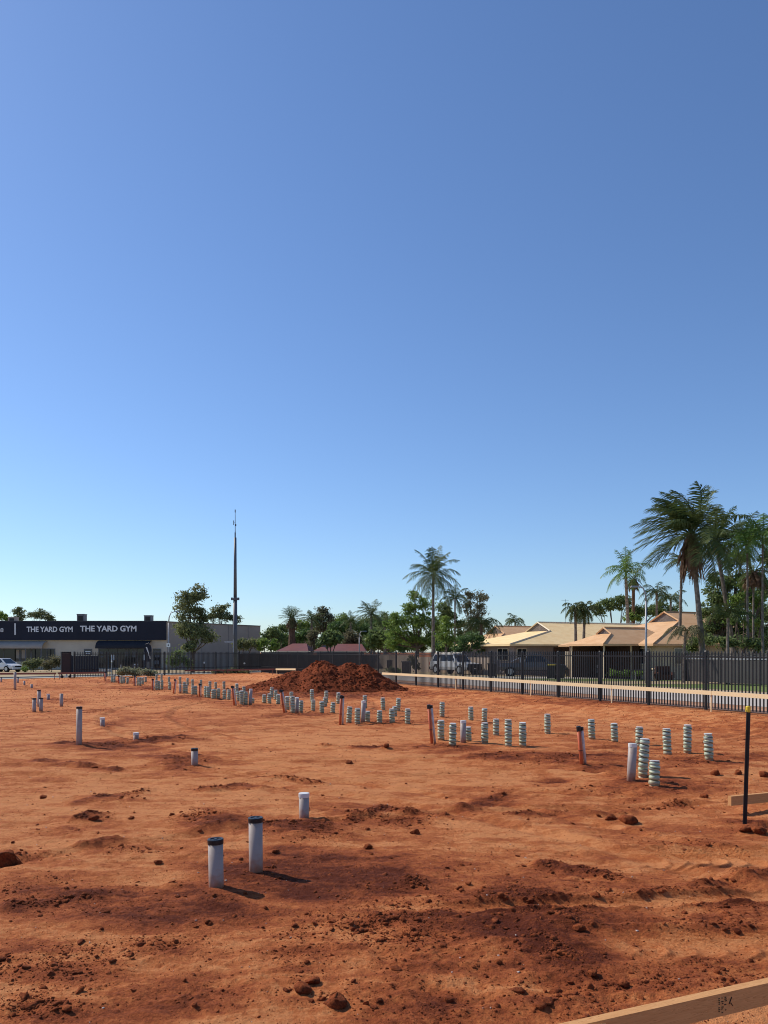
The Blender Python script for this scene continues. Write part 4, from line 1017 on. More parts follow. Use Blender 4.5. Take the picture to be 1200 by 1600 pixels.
    if kind == 'ute':
        b = MB(); t0, t1 = -h + .06, -.78
        b.box(((t0 + t1) / 2, 0, belt + .015), (t1 - t0, Wd * .78, .03)); b.build('tray_cover', 'black_plastic', e)
        b = MB(); b.tube([(-.95, -.6, belt), (-1.0, -.58, belt + .42), (-1.0, .58, belt + .42), (-.95, .6, belt)], .035, 8)
        b.tube([(-1.0, -.58, belt + .42), (-1.7, -.6, belt + .1)], .03, 8); b.tube([(-1.0, .58, belt + .42), (-1.7, .6, belt + .1)], .03, 8)
        b.build('sports_bar', 'rim', e)
    if kind == 'suv':
        for s_ in (1, -1):
            b = MB(); b.tube([(xt0 + .1, s_ * .6, H_ + .05), (xt1 - .2, s_ * .6, H_ + .05)], .02, 6); b.build('roof_rail', 'rim', e)
        b = MB(); b.box((h + .12, 0, .72), (.1, 1.5, .34)); b.build('bull_bar', 'tyre', e)
    return e
x, y, z = base(711, 68); car('parked_car', 'white four wheel drive wagon parked across the street by beige fence', 'car', x, y, z + .11, R(-52), 'suv', 'car_white')
x, y, z = base(832, 63); car('parked_pickup', 'dark grey pickup with silver sports bar under the tan roof', 'pickup', x, y, z + .11, R(-8), 'ute', 'car_grey')
x, y, z = base(6, 88); car('parked_car', 'white hatchback parked before the gym at the left edge', 'car', x, y, z + .05, R(-22), 'hatch', 'car_white')

# ------------------------------------------------------------------ houses (frame: t along street D, s across N)
def loc2(p0, t, s): return (p0[0] + D[0] * t + N[0] * s, p0[1] + D[1] * t + N[1] * s)
RZN = math.atan2(N[1], N[0])
def roof(parent, P, Wt, Ls, ze, zr, g_, fr, m, eave=.0, back_g=None):
    """dutch-gable roof. P near street corner; Wt along D; Ls along N"""
    org = parent.location
    def w3(t, s, z): a, c = loc2(P, t, s); return (a - org.x, c - org.y, z - org.z)
    zg = ze + (zr - ze) * fr; c = Wt / 2; k = c * fr
    bg = back_g if back_g else g_
    v = [w3(0, 0, ze), w3(0, Ls, ze), w3(Wt, Ls, ze), w3(Wt, 0, ze),
         w3(k, g_, zg), w3(Wt - k, g_, zg), w3(c, g_, zr), w3(c, Ls - bg, zr)]
    b = MB()
    b.add(v, [(0, 1, 7, 6, 4), (2, 3, 5, 6, 7), (3, 0, 4, 5), (1, 2, 7)])
    b.add([w3(0, 0, ze - .02), w3(0, Ls, ze - .02), w3(Wt, Ls, ze - .02), w3(Wt, 0, ze - .02)], [(3, 2, 1, 0)])
    r_ = b.build('roof', m, parent)
    b = MB(); b.add([w3(k + .05, g_ + .03, zg), w3(Wt - k - .05, g_ + .03, zg), w3(c, g_ + .03, zr - .05)], [(0, 1, 2), (2, 1, 0)])
    b.build('gable_vent', 'house_grey', r_)
    b = MB()
    for q0, q1 in ((w3(k, g_ - .05, zg), w3(c, g_ - .05, zr)), (w3(Wt - k, g_ - .05, zg), w3(c, g_ - .05, zr))): b.tube([q0, q1], .07, 4)
    b.tube([w3(c, g_, zr + .03), w3(c, Ls - bg, zr + .03)], .06, 6)
    b.tube([w3(0, 0, ze + .03), w3(k, g_, zg + .03)], .05, 5)
    b.build('ridge_trim', 'trim_cream' if m == 'roof_tan' else m, r_)
    b = MB()
    for q0, q1 in ((w3(0, 0, ze - .08), w3(0, Ls, ze - .08)), (w3(0, 0, ze - .08), w3(Wt, 0, ze - .08))):
        a_, c_ = Vector(q0), Vector(q1); dd = c_ - a_; b.box((a_ + c_) / 2, (dd.length, .09, .14), rz=math.atan2(dd.y, dd.x))
    b.build('gutter', m, r_)
    return r_
def wallbox(parent, P, t0, t1, s0, s1, z0, z1, m, nm='wall'):
    org = parent.location; a, c = loc2(P, (t0 + t1) / 2, (s0 + s1) / 2)
    b = MB(); b.box((a - org.x, c - org.y, (z0 + z1) / 2 - org.z), (s1 - s0, t1 - t0, z1 - z0), rz=RZN); return b.build(nm, m, parent)
def opening(parent, wall, P, t, s, wS, z0, z1, m='glass_dark', nm='window', side='cam', frame='trim_cream'):
    """on the wall that faces the camera (t const) or the street (s const)"""
    org = parent.location; a, c = loc2(P, t, s)
    b = MB()
    sz = (wS, .06, z1 - z0) if side == 'cam' else (.06, wS, z1 - z0)
    b.box((a - org.x, c - org.y, (z0 + z1) / 2 - org.z), sz, rz=RZN); o = b.build(nm, m, parent)
    b = MB(); fw = .05
    for (du_, dz, w_, h_) in ((-wS / 2, 0, fw, z1 - z0), (wS / 2, 0, fw, z1 - z0), (0, (z1 - z0) / 2, wS - .06, fw), (0, -(z1 - z0) / 2, wS - .06, fw), (0, 0, fw * .8, z1 - z0 - .06)):
        dt, dsn = (0, du_) if side == 'cam' else (du_, 0)
        a2, c2 = loc2(P, t - (.01 if side == 'cam' else 0) + dt, s - (0 if side == 'cam' else .01) + dsn)
        b.box((a2 - org.x, c2 - org.y, (z0 + z1) / 2 + dz - org.z), (w_, .08, h_) if side == 'cam' else (.08, w_, h_), rz=RZN)
    b.build('frame', frame, o); return o
# house A
PA = ((797 - HX) * 66 / F, 66.0); gA = gz(PA[0] + 3, 70)
hA = empty('tan_roof_house', (PA[0], PA[1], gA), 'house with big pale tan roof behind the grey pickup', 'house')
roof(hA, PA, 9.5, 27, 2.48, 4.6, 6.4, .6, 'roof_tan')
w1 = wallbox(hA, PA, .6, 8.8, .8, 25, gA, 2.42, 'house_grey')
opening(hA, w1, PA, .57, 1.6, 1.0, 1.3, 2.1); opening(hA, w1, PA, .57, 2.0 + 7, .9, 1.2, 2.1); opening(hA, w1, PA, 2.2, .77, 1.6, 1.1, 2.1, side='st')
wallbox(hA, PA, .50, .58, 5.0, 7.4, gA, 2.2, 'brown_dark', 'garage_door')
# lower side roof wing (tan, left)
roof(hA, (PA[0] + D[0] * 8.9 + N[0] * 9, PA[1] + D[1] * 8.9 + N[1] * 9), 6.0, 12, 2.4, 4.15, 2.4, .55, 'roof_tan')
wallbox(hA, (PA[0] + D[0] * 6.5 + N[0] * 9, PA[1] + D[1] * 6.5 + N[1] * 9), 1.0, 5.4, .8, 11, gA, 2.36, 'brown_dark')
# house C behind left
PC = ((768 - HX) * 84 / F, 84.0); gC = -.35
hC = empty('far_house', (PC[0], PC[1], gC), 'house with faded brown roof partly hidden behind the tan roof', 'house')
roof(hC, PC, 9, 16, 2.6, 4.8, 3.5, .6, 'roof_brown'); wallbox(hC, PC, .6, 8.4, .8, 15, gC, 2.55, 'brown_dark')
# house B: main block + carport wing
PB = ((1021 - HX) * 57 / F, 57.0); gB = gz(PB[0] + 2, 59)
hB = empty('brown_roof_house', (PB[0], PB[1], gB), 'house with brown hipped roofs and an open carport at the right', 'house')
roof(hB, PB, 11.0, 18, 2.42, 5.15, 6.6, .7, 'roof_brown')
w2 = wallbox(hB, PB, .6, 10.2, .8, 16, gB, 2.36, 'cream')
opening(hB, w2, PB, 1.6, .77, 1.1, .9, 2.1, side='st'); opening(hB, w2, PB, 4.0, .77, 1.3, .9, 2.1, side='st')
opening(hB, w2, PB, .57, 3.4, 1.6, .9, 2.1)
PB2 = loc2(PB, 1.56, -3.3)
roof(hB, PB2, 4.3, 8, 2.42, 3.68, 1.9, .62, 'roof_brown')
for (t, s) in ((.3, .3), (4.0, .3), (.3, 2.9)):
    wallbox(hB, PB2, t - .05, t + .05, s - .05, s + .05, gB, 2.36, 'cream', 'carport_post')
w3_ = wallbox(hB, PB2, 4.15, 4.3, .3, 4.0, gB, 2.34, 'brown_dark', 'carport_wall')
wallbox(hB, PB2, .5, 4.1, 3.85, 3.98, gB, 2.34, 'brown_dark', 'garage_door')
# TV aerial
a, c = loc2(PA, 4, 9); e = empty('tv_aerial', (a, c, 4.6), 'thin television aerial on the tan roof', 'aerial')
b = MB(); b.tube([(0, 0, 0), (0, 0, 2.2)], .018, 5); b.box((0, 0, 2.1), (.7, .015, .015))
for k in range(4): b.box((-.3 + k * .18, 0, 2.1), (.012, .4, .012))
b.build('aerial_rod', 'steel_black', e)
# red roof house far away
def simple_house(name, label, px0, px1, yr, ye, Z, rm, wm, ins=20):
    x0, _, _ = W(px0, 0, Z); x1, _, _ = W(px1, 0, Z); ze = EYE + (HY - ye) * Z / F; zr = EYE + (HY - yr) * (Z + 4) / F; g_ = -.35
    e = empty(name, ((x0 + x1) / 2, Z + 4, g_), label, 'house'); hx = (x1 - x0) / 2
    b = MB(); i_ = min(ins * Z / F, hx * .8)
    b.add([(-hx, -4, ze - g_), (hx, -4, ze - g_), (hx, 4, ze - g_), (-hx, 4, ze - g_), (-hx + i_, 0, zr - g_), (hx - i_ * .4, 0, zr - g_)], [(0, 1, 5, 4), (2, 3, 4, 5), (3, 0, 4), (1, 2, 5), (3, 2, 1, 0)]); b.build('roof', rm, e)
    b = MB(); b.box((0, -4, ze - g_ - .08), (2 * hx, .1, .14)); b.build('gutter', 'trim_cream', e)
    b = MB(); b.box((0, 0, (ze - g_) / 2 - .01), (2 * hx - 1, 7, ze - g_ - .03)); b.build('wall', wm, e)
    return e
simple_house('red_roof_house', 'low house with dark red roof left of the soil heap', 431, 482, 1005.5, 1017.5, 92, 'roof_red', 'brown_dark')
simple_house('red_roof_house', 'dark red roof house mostly hidden by shrubs above the soil heap', 488, 572, 1006, 1017.5, 100, 'roof_red', 'brown_dark')

# boundary fences and street things on the house side
def sheet_fence(name, label, p0, p1, z0, h, m, n_=0, cat='fence', slots=0):
    a, c = Vector((*p0, 0)), Vector((*p1, 0)); dv = c - a; L = dv.length
    e = empty(name, (a.x, a.y, z0), label, cat, rz=math.atan2(dv.y, dv.x))
    n_ = max(2, int(L / 2.4)); pw = L / n_
    for i in range(n_):
        sl = MB(); b = MB(); hh = h - (.42 if slots else 0); nr_ = 12
        for k in range(nr_): b.box((i * pw + .05 + (k + .5) * (pw - .1) / nr_, .0, hh / 2 + .02), ((pw - .1) / nr_ * .99, .03 + .018 * (k % 2), hh - .04))
        if slots:
            b.box((i * pw + pw / 2, 0, h - .04), (pw - .1, .05, .08))
            for k in range(2): sl.box((i * pw + pw / 2, 0, h - .33 + k * .15), (pw - .1, .04, .07))
            b.box((i * pw + pw / 2, 0.0, h - .2), (.05, .03, .3))
        pn = b.build('panel', m, e)
        if slots: sl.build('sunlit_slat', 'galv', pn)  # pale colour stands in for sunlight on the slats
    for i in range(n_ + 1):
        b = MB(); b.box((i * pw, 0, h / 2), (.07, .07, h + .03)); b.build('post', m, e)
    return e
def st(px, s):       # point at fence offset s shown in column px
    p = on_line(px, s); return (p[0], p[1])
zf = -.2
sheet_fence('metal_fence', 'tall dark sheet fence with slotted top at the right edge', st(1068, 19.5), st(1260, 19.5), -.1, 1.82, 'fence_dark', slots=1)
sheet_fence('metal_fence', 'beige sheet fence left of the white four wheel drive', st(678, 16.6), st(641, 16.6), -.28, 1.62, 'fence_beige')
sheet_fence('metal_fence', 'beige sheet fence between the four wheel drive and the pickup', st(769, 16.8), st(722, 16.8), -.28, 1.62, 'fence_beige')
sheet_fence('metal_fence', 'beige sheet fence bay behind the white four wheel drive', st(721, 18.0), st(680, 18.0), -.28, 1.75, 'fence_beige')
sheet_fence('metal_fence', 'cream fence bay right of the pickup, beside brown garage', st(906, 21.0), st(884, 21.0), -.1, 1.95, 'cream')
x0 = base(372, 92); x1 = base(468, 92); sheet_fence('metal_fence', 'dark brown sheet fence below the shrubs right of the mast', (x0[0], 92), (x1[0], 92), -.4, 2.0, 'colorbond_brown')
x0 = base(466, 102); x1 = base(566, 102); sheet_fence('metal_fence', 'dark sheet fence far behind the soil heap', (x0[0], 102), (x1[0], 104), -.35, 1.75, 'fence_dark')
x0 = base(566, 108); x1 = base(640, 96); sheet_fence('metal_fence', 'grey sheet fence far away under the big green tree', (x0[0], 108), (x1[0], 96), -.35, 1.75, 'wall_grey')
def bin_(px, Z, label, lid='black_plastic', h=1.05):
    x, y, z = base(px, Z); e = empty('wheelie_bin', (x, y, z + .10), label, 'bin', 'wheelie bins by the street', rz=R(-20))
    b = MB(); b.box((0, 0, .08 + (h - .16) / 2), (.5, .55, h - .16), taper=1.12); b.build('bin_body', 'black_plastic', e)
    b = MB(); b.box((0, -.02, h - .04), (.62, .70, .07), taper=.92); b.box((0, .34, h - .08), (.5, .05, .05)); b.build('lid', lid, e)
    for s_ in (-.24, .24):
        b = MB(); b.tube([(s_ - .03, .25, .1), (s_ + .03, .25, .1)], .1, 12); b.build('wheel', 'tyre', e)
bin_(635, 58, 'black wheelie bin left of the beige fence', h=1.1)
bin_(769, 57, 'black wheelie bin between the two parked vehicles', h=1.05)
bin_(862, 55, 'black wheelie bin with yellow lid, left of pair by the pickup', 'yellow_plastic')
bin_(875.5, 55, 'black wheelie bin with dark lid, right of pair by the pickup')
bin_(609, 96, 'tiny dark bin far up the street')
# trailer / motorbike under the carport: small white motorcycle seen from behind
x, y, z = base(937, 61.5); e = empty('parked_motorbike', (x, y, z + .1), 'white motorbike parked end on beside the carport', 'motorbike')
for yy in (0, 1.3):
    b = MB(); b.tube([(-.05, yy, .31), (.05, yy, .31)], .31, 18); b.build('wheel', 'tyre', e)
b = MB(); b.box((0, .6, .55), (.28, .9, .35), taper=.8); b.box((0, .1, .75), (.16, .5, .1)); b.build('engine_body', 'rim', e)
b = MB(); b.box((0, -.05, .98), (.42, .12, .42), taper=.7); b.box((0, .45, .9), (.3, .4, .22), taper=.7); b.build('fairing', 'car_white', e)
b = MB(); b.tube([(-.38, .05, 1.12), (0, -.02, 1.05), (.38, .05, 1.12)], .02, 6); b.build('handlebar', 'steel_black', e)
b = MB(); b.box((0, .85, .86), (.26, .6, .1)); b.build('seat', 'black_plastic', e)
b = MB(); b.tube([(-.07, -.02, 1.05), (-.09, -.02, .35)], .03, 6); b.tube([(.07, -.02, 1.05), (.09, -.02, .35)], .03, 6); b.build('fork', 'rim', e)
# table with bench & brown sofa on the lawn
x, y, z = base(1003, 54); e = empty('garden_table', (x, y, z + .1), 'dark garden table on the lawn before the cream wall', 'table', rz=R(10))
b = MB(); b.box((0, 0, .74), (1.5, .7, .05)); b.build('table_top', 'black_plastic', e)
for sx in (-.62, .62):
    for sy in (-.27, .27):
        b = MB(); b.box((sx, sy, .36), (.06, .06, .72)); b.build('leg', 'galv', e)
x, y, z = base(1038, 54); e = empty('garden_sofa', (x, y, z + .1), 'dark brown sofa on the lawn right of the table', 'sofa', rz=R(6))
b = MB(); b.box((0, 0, .25), (1.0, .7, .36)); b.build('seat', 'sofa_brown', e)
b = MB(); b.box((0, .32, .65), (1.0, .16, .75)); b.build('backrest', 'sofa_brown', e)
for sx in (-.5, .5):
    b = MB(); b.box((sx, 0, .42), (.14, .7, .4)); b.build('armrest', 'sofa_brown', e)
x, y, z = base(1024, 54.6); e = empty('cardboard_box', (x, y, z + .1), 'pale tan crate standing between garden table and sofa', 'box')
b = MB(); b.box((0, 0, .4), (.36, .4, .8)); b.build('carton', 'trim_cream', e); b = MB(); b.box((0, 0, .83), (.4, .44, .06)); b.build('lid', 'timber_pale', e)

# ------------------------------------------------------------------ vegetation
def leaves(name, C, Rr, dens, size, m, parent, seed, org, aspect=.5, droop=0.0, nsub=None):
    """C: blob centres (world), Rr radii (3) ; leaf quads in clumps through the volume"""
    r = np.random.RandomState(seed); VV = []
    for c, rad in zip(C, Rr):
        vol = rad[0] * rad[1] * rad[2]
        ns = max(8, int(dens * 24 * vol ** .6))
        d = r.randn(ns, 3); d /= np.linalg.norm(d, axis=1)[:, None]
        cc = np.array(c) + d * (r.rand(ns, 1) ** .45) * np.array(rad) * (.82 + .35 * r.rand(ns, 1))
        per = int(60 * (1 if size > .16 else 1.3))
        cs = (.16 + .22 * r.rand(ns, 1)) * (min(rad) ** .6) * 1.1
        p = (cc[:, None, :] + r.randn(ns, per, 3) * cs[:, :, None] * np.array([1, 1, .62])).reshape(-1, 3)
        VV.append(p)
    p = np.concatenate(VV); n_ = len(p)
    u = r.randn(n_, 3); u[:, 2] -= droop; u /= np.linalg.norm(u, axis=1)[:, None]
    v = np.cross(u, r.randn(n_, 3)); v /= np.linalg.norm(v, axis=1)[:, None] + 1e-9
    s = size * (.55 + .8 * r.rand(n_, 1))
    a = p - u * s * .5; b_ = p + v * s * aspect * .5; c_ = p + u * s * .5; d_ = p - v * s * aspect * .5
    V_ = np.stack([a, b_, c_, d_], 1).reshape(-1, 3) - np.array(org)
    return np_mesh(name, V_, np.arange(n_ * 4).reshape(-1, 4), m, parent=parent)
def tree(name, label, px, Z, blobs, m, cat='tree', dens=1.0, size=.2, trunk=.16, bark='bark', seed=1, group=None, gb=None, aspect=.5, droop=0, fork=.35, depth=.8):
    x, y, z = base(px, Z); e = empty(name, (x, y, z), label, cat, group)
    rr = random.Random(seed); C = []; Rr = []
    for (bx_, by_, rx, ry) in blobs:
        zz = Z + rr.uniform(-.5, .5) * rx * Z / F
        c = W(bx_, by_, zz); C.append(c); Rr.append((rx * Z / F * .9, rx * Z / F * depth, ry * Z / F * .9))
    b = MB(); o = Vector((x, y, z)); hi_ = max(c[2] for c in C); 
    fk = Vector((0, 0, (hi_ - z) * fork))
    b.tube([(0, 0, -.1), fk * .5 + Vector((rr.uniform(-.1, .1), 0, 0)), fk], [trunk * 1.3, trunk, trunk * .85], 8)
    for c in C:
        t_ = Vector(c) - o; mid = fk * .4 + t_ * .6 + Vector((rr.uniform(-.2, .2), rr.uniform(-.2, .2), -.1 * t_.z + .1))
        b.tube([fk * rr.uniform(.75, 1), mid, t_], [trunk * .6, trunk * .35, trunk * .12], 6)
        for _ in range(3):
            q_ = t_ + Vector((rr.gauss(0, .5), rr.gauss(0, .5), rr.gauss(.2, .4))) * (Rr[C.index(c)][0])
            b.tube([mid, (mid + q_) / 2 + Vector((0, 0, .1)), q_], [trunk * .25, trunk * .15, trunk * .05], 5)
    b.build('trunk', bark, e)
    leaves('crown', C, Rr, dens, size, m, e, seed, (x, y, z), aspect, droop)
    return e
def palm(px, Zb, pcx, pcy, rad_px, label, nf=22, lean_m=None, skirt=0, m='palm_leaf', seed=1, wind=(0, 0), trunk=.15, lo=-35, hi=85, group='palms beyond the street', leaf=.55, bark='bark_pale', base_px=None, droop=1.0, shaft=0, name='coconut_palm', nl=26):
    x, y, z = base(px, Zb); e = empty(name, (x, y, z), label, 'palm tree', group)
    cx_, cy_, cz_ = W(pcx, pcy, Zb); top_ = Vector((cx_ - x, 0, cz_ - z)); rr = random.Random(seed)
    b = MB(); n_ = 14; pts = []; rad = []
    for i in range(n_ + 1):
        t = i / n_; sx = top_.x * (t ** 1.35); pts.append((sx, .1 * math.sin(t * 3), top_.z * t)); rad.append(trunk * (1.35 - .55 * min(1, t * 1.4)) * (1 + .05 * (i % 2)))
    b.tube(pts, rad, 9); b.build('trunk', bark, e)
    if shaft:
        b = MB(); p1 = Vector(pts[-1]); b.tube([p1 - Vector((0, 0, .1)), p1 + Vector((0, 0, shaft))], [trunk * .9, trunk * .5], 8); b.build('crownshaft', m, e); top_ = top_ + Vector((0, 0, shaft))
    RL = rad_px * Zb / F
    Vs = []; rach = MB()
    for k in range(nf):
        az = 2.399 * k + rr.uniform(-.3, .3); el = R(lo + (hi - lo) * ((k + .5) / nf) ** .8 + rr.uniform(-8, 8))
        L = RL * (1.12 + .2 * rr.random()) * (1.0 if el < R(60) else .9)
        p = Vector(top_) + Vector((math.cos(az) * .1, math.sin(az) * .1, 0)); d_ = Vector((math.cos(az) * math.cos(el), math.sin(az) * math.cos(el), math.sin(el)))
        ns = 12; seg_ = L / ns; P_ = [p.copy()]
        for i in range(ns):
            d_ = (d_ + Vector((wind[0] * .06, wind[1] * .06, -.085 * droop * (1 + .9 * i / ns)))).normalized(); p = p + d_ * seg_; P_.append(p.copy())
        rach.tube(P_[::2], [.035 * (1 - i / (len(P_[::2]) + .3)) + .006 for i in range(len(P_[::2]))], 4, cap=False)
        tw = rr.uniform(-.5, .5)
        for i in range(nl):
            t = .12 + .88 * i / (nl - 1); f_ = t * ns; i0_ = min(int(f_), ns - 1); q_ = P_[i0_].lerp(P_[i0_ + 1], f_ - i0_)
            tg = (P_[i0_ + 1] - P_[i0_]).normalized(); sd_ = tg.cross(Vector((0, 0, 1)))
            if sd_.length < .05: sd_ = Vector((1, 0, 0))
            sd_.normalize(); up_ = sd_.cross(tg)
            ll = RL * leaf * .55 * (math.sin(math.pi * min(1, t * .9 + .12)) ** .6 + .1) * rr.uniform(.85, 1.1)
            wd = .022 + .012 * RL
            for s_ in (1, -1):
                dr = (sd_ * s_ * .8 + tg * .62 + up_ * (.12 + tw * s_ * .3) + Vector((wind[0] * .35, wind[1] * .35, -.35 * rr.uniform(.2, 2.0) * droop)) + Vector((rr.gauss(0, .10), rr.gauss(0, .10), 0))).normalized()
                wv_ = tg * wd * .5
                m1 = q_ + dr * ll * .55; e1 = q_ + dr * ll + Vector((wind[0] * .05, 0, -.22 * ll * droop))
                Vs += [q_ - wv_, q_ + wv_, m1 + wv_ * 1.1, m1 - wv_ * 1.1, m1 - wv_ * 1.1, m1 + wv_ * 1.1, e1 + wv_ * .15, e1 - wv_ * .15]
    V_ = np.array([tuple(v) for v in Vs]); np_mesh('fronds', V_, np.arange(len(V_)).reshape(-1, 4), m, parent=e)
    rach.build('frond_stems', m, e)
    if skirt:
        Vs = []
        for k in range(int(40 + 60 * skirt)):
            az = rr.uniform(0, 6.28); L = RL * skirt * rr.uniform(.45, 1.0); z0 = rr.uniform(-.15, .1)
            p = Vector(top_) + Vector((math.cos(az) * .22, math.sin(az) * .22, z0 - rr.uniform(0, .3)))
            o_ = rr.uniform(.12, .30)
            for i in range(8):
                a_ = Vector((math.cos(az) * o_ * (1 - .5 * i / 8), math.sin(az) * o_ * (1 - .5 * i / 8), -L / 8))
                w_ = Vector((-math.sin(az), math.cos(az), 0)) * (.10 if i < 7 else .02)
                j = Vector((rr.uniform(-.07, .07), rr.uniform(-.07, .07), 0)); p2 = p + Vector((a_.x * .35 + top_.x * -.0, a_.y * .35, a_.z)) + j
                Vs += [p - w_ * .6, p + w_ * .6, p2 + w_ * .6, p2 - w_ * .6]; p = p2
        V_ = np.array([tuple(v) for v in Vs]); np_mesh('dead_fronds', V_, np.arange(len(V_)).reshape(-1, 4), 'dead_frond', parent=e)
    return e

# gum tree in front of the gym side wall
tree('gum_tree', 'tall olive green gum tree in front of the gym side wall', 301, 80, [(296, 935, 19, 18), (308, 930, 15, 14), (288, 958, 17, 16), (308, 960, 14, 15), (284, 980, 14, 14), (300, 985, 18, 16), (318, 992, 15, 13), (329, 994, 11, 11), (300, 1008, 17, 10), (318, 965, 7, 8)], 'gum_leaf', dens=.9, size=.26, trunk=.15, seed=3, fork=.3)
tree('gum_tree', 'grey green gum behind the gym roof, right of the tall gum', 343, 112, [(340, 955, 10, 12), (350, 948, 8, 8), (330, 963, 10, 8), (352, 962, 12, 9), (368, 968, 9, 7)], 'gum_leaf', seed=4, size=.3, dens=.8)
tree('gum_tree', 'dark gum crown above the gym roof at the far left', 30, 130, [(30, 956, 8, 7), (31, 964, 8, 8)], 'gum_leaf', seed=5, size=.3)
tree('gum_tree', 'wide gum crown above the gym roof beside the left sign', 62, 130, [(53, 962, 9, 6), (61, 958, 9, 7), (72, 963, 9, 7), (80, 968, 7, 6)], 'gum_leaf', seed=6, size=.3)
tree('gum_tree', 'pale gum crown above the gym roof at the left edge', 6, 130, [(2, 962, 9, 7), (10, 966, 7, 6), (-10, 960, 9, 8)], 'green_leaf', seed=7, size=.3)
tree('garden_shrub', 'olive shrub between the white hatchback and the screen, left one', 53, 88, [(47, 1039, 10, 8), (58, 1037, 11, 9)], 'gum_leaf', 'shrub', seed=8, size=.2, trunk=.04, group='shrubs before the gym', dens=1.4)
tree('garden_shrub', 'fluffy olive shrub directly left of the navy screen', 80, 87, [(73, 1039, 11, 8), (84, 1035, 11, 10), (90, 1032, 8, 8)], 'brownish_leaf', 'shrub', seed=9, size=.2, trunk=.04, group='shrubs before the gym', dens=1.4)
tree('garden_shrub', 'tiny plant beside the nose of the white hatchback', 38, 86, [(38, 1046, 5, 4)], 'green_leaf', 'shrub', seed=10, size=.18, trunk=.02, group='shrubs before the gym')
tree('garden_shrub', 'green bush at the foot of the gum tree', 276, 78, [(268, 1034, 8, 9), (280, 1030, 12, 13), (290, 1038, 11, 8)], 'mid_leaf', 'shrub', seed=11, size=.22, trunk=.04, group='shrubs before the gym')
tree('saltbush', 'grey green saltbush behind the farthest wrapped pipes', 212, 55, [(190, 1050, 10, 5), (202, 1048, 10, 6), (215, 1050, 10, 5), (228, 1049, 10, 5), (238, 1052, 8, 4)], 'saltbush', 'shrub', seed=12, size=.16, trunk=.02, dens=1.6, fork=.2)
tree('weed_clump', 'yellow green weeds along the fence near the mast', 352, 66, [(338, 1050, 9, 3.5), (350, 1050, 9, 4), (362, 1049, 8, 4), (375, 1050, 9, 3.5), (385, 1051, 6, 3)], 'weed', 'weeds', seed=13, size=.16, trunk=.01, dens=1.6, fork=.2)
# middle band
def band(name, label, blobs, m, seed, Z, px, cat='tree', size=.28, dens=1.0, **k): tree(name, label, px, Z, blobs, m, cat, seed=seed, size=size, dens=dens, **k)
band('leafy_shrub', 'light olive shrub above the dark sheet fence, right of mast', [(380, 1006, 11, 11), (395, 1008, 10, 9), (372, 1010, 8, 8)], 'gum_leaf', 20, 96, 382, 'shrub')
band('leafy_shrub', 'yellow green shrub left of the red roof', [(412, 1008, 11, 10), (426, 1008, 9, 9)], 'green_leaf', 21, 96, 418, 'shrub')
band('leafy_tree', 'mid green tree behind the end of the gym wall', [(418, 992, 10, 10), (430, 988, 12, 10), (442, 995, 8, 10)], 'mid_leaf', 22, 112, 428)
band('leafy_tree', 'dark tree between the fan palm and the gum crowns', [(466, 996, 16, 8), (480, 990, 12, 10), (448, 998, 10, 8)], 'dark_leaf', 23, 118, 468)
band('gum_tree', 'brownish gum crown rising above the middle palms', [(504, 955, 10, 9), (498, 968, 12, 12), (512, 966, 9, 10), (505, 980, 14, 10)], 'brownish_leaf', 24, 128, 504)
band('leafy_tree', 'wide dark hedge like tree above the soil heap', [(525, 980, 16, 10), (545, 975, 18, 9), (538, 988, 20, 10), (565, 982, 16, 10), (592, 976, 16, 9), (580, 990, 18, 12)], 'dark_leaf', 25, 122, 550)
band('leafy_tree', 'brown stemmed bare looking shrub above the red roof', [(485, 1000, 9, 11), (492, 990, 8, 9)], 'brownish_leaf', 26, 104, 487)
band('leafy_tree', 'green tree filling the belt left of the stout fan palm', [(432, 985, 12, 10), (445, 982, 10, 9), (437, 996, 12, 9)], 'mid_leaf', 61, 125, 438)
band('leafy_tree', 'yellowish green tree behind the red roofs', [(520, 972, 12, 10), (534, 968, 12, 10), (512, 984, 12, 10), (530, 985, 14, 9)], 'green_leaf', 62, 134, 524)
band('leafy_tree', 'light green tree filling the belt left of the big green tree', [(600, 992, 14, 12), (618, 985, 12, 12), (588, 985, 10, 10), (608, 972, 10, 9)], 'mid_leaf', 63, 116, 604)
band('leafy_tree', 'mid green tree between the windblown palm and big green tree', [(570, 975, 14, 11), (585, 970, 12, 10), (600, 968, 10, 10), (575, 990, 14, 10), (596, 984, 14, 10)], 'mid_leaf', 64, 130, 584)
band('leafy_tree', 'green tree filling the gap right of the fan palm', [(470, 975, 10, 9), (482, 978, 11, 10), (474, 990, 12, 10), (494, 986, 10, 10)], 'green_leaf', 65, 138, 480)
band('leafy_tree', 'lighter green tree between tall middle palm and the slim palm', [(694, 950, 11, 12), (700, 966, 13, 12), (716, 978, 12, 12), (722, 994, 12, 10), (684, 985, 12, 12)], 'mid_leaf', 66, 96, 700)
band('frangipani', 'round frangipani with big leaves above the heap, left one', [(512, 1000, 13, 11), (524, 998, 11, 11), (516, 990, 12, 8)], 'mid_leaf', 27, 98, 516, size=.42, aspect=.6)
band('frangipani', 'round frangipani with big leaves left of the big green tree', [(584, 1002, 13, 12), (597, 1000, 12, 13), (590, 992, 13, 9)], 'mid_leaf', 28, 96, 590, size=.42, aspect=.6)
band('leafy_tree', 'sparse brownish tree under the middle coconut palms', [(548, 996, 12, 12), (560, 1000, 9, 9), (540, 1006, 9, 8)], 'brownish_leaf', 29, 106, 548)
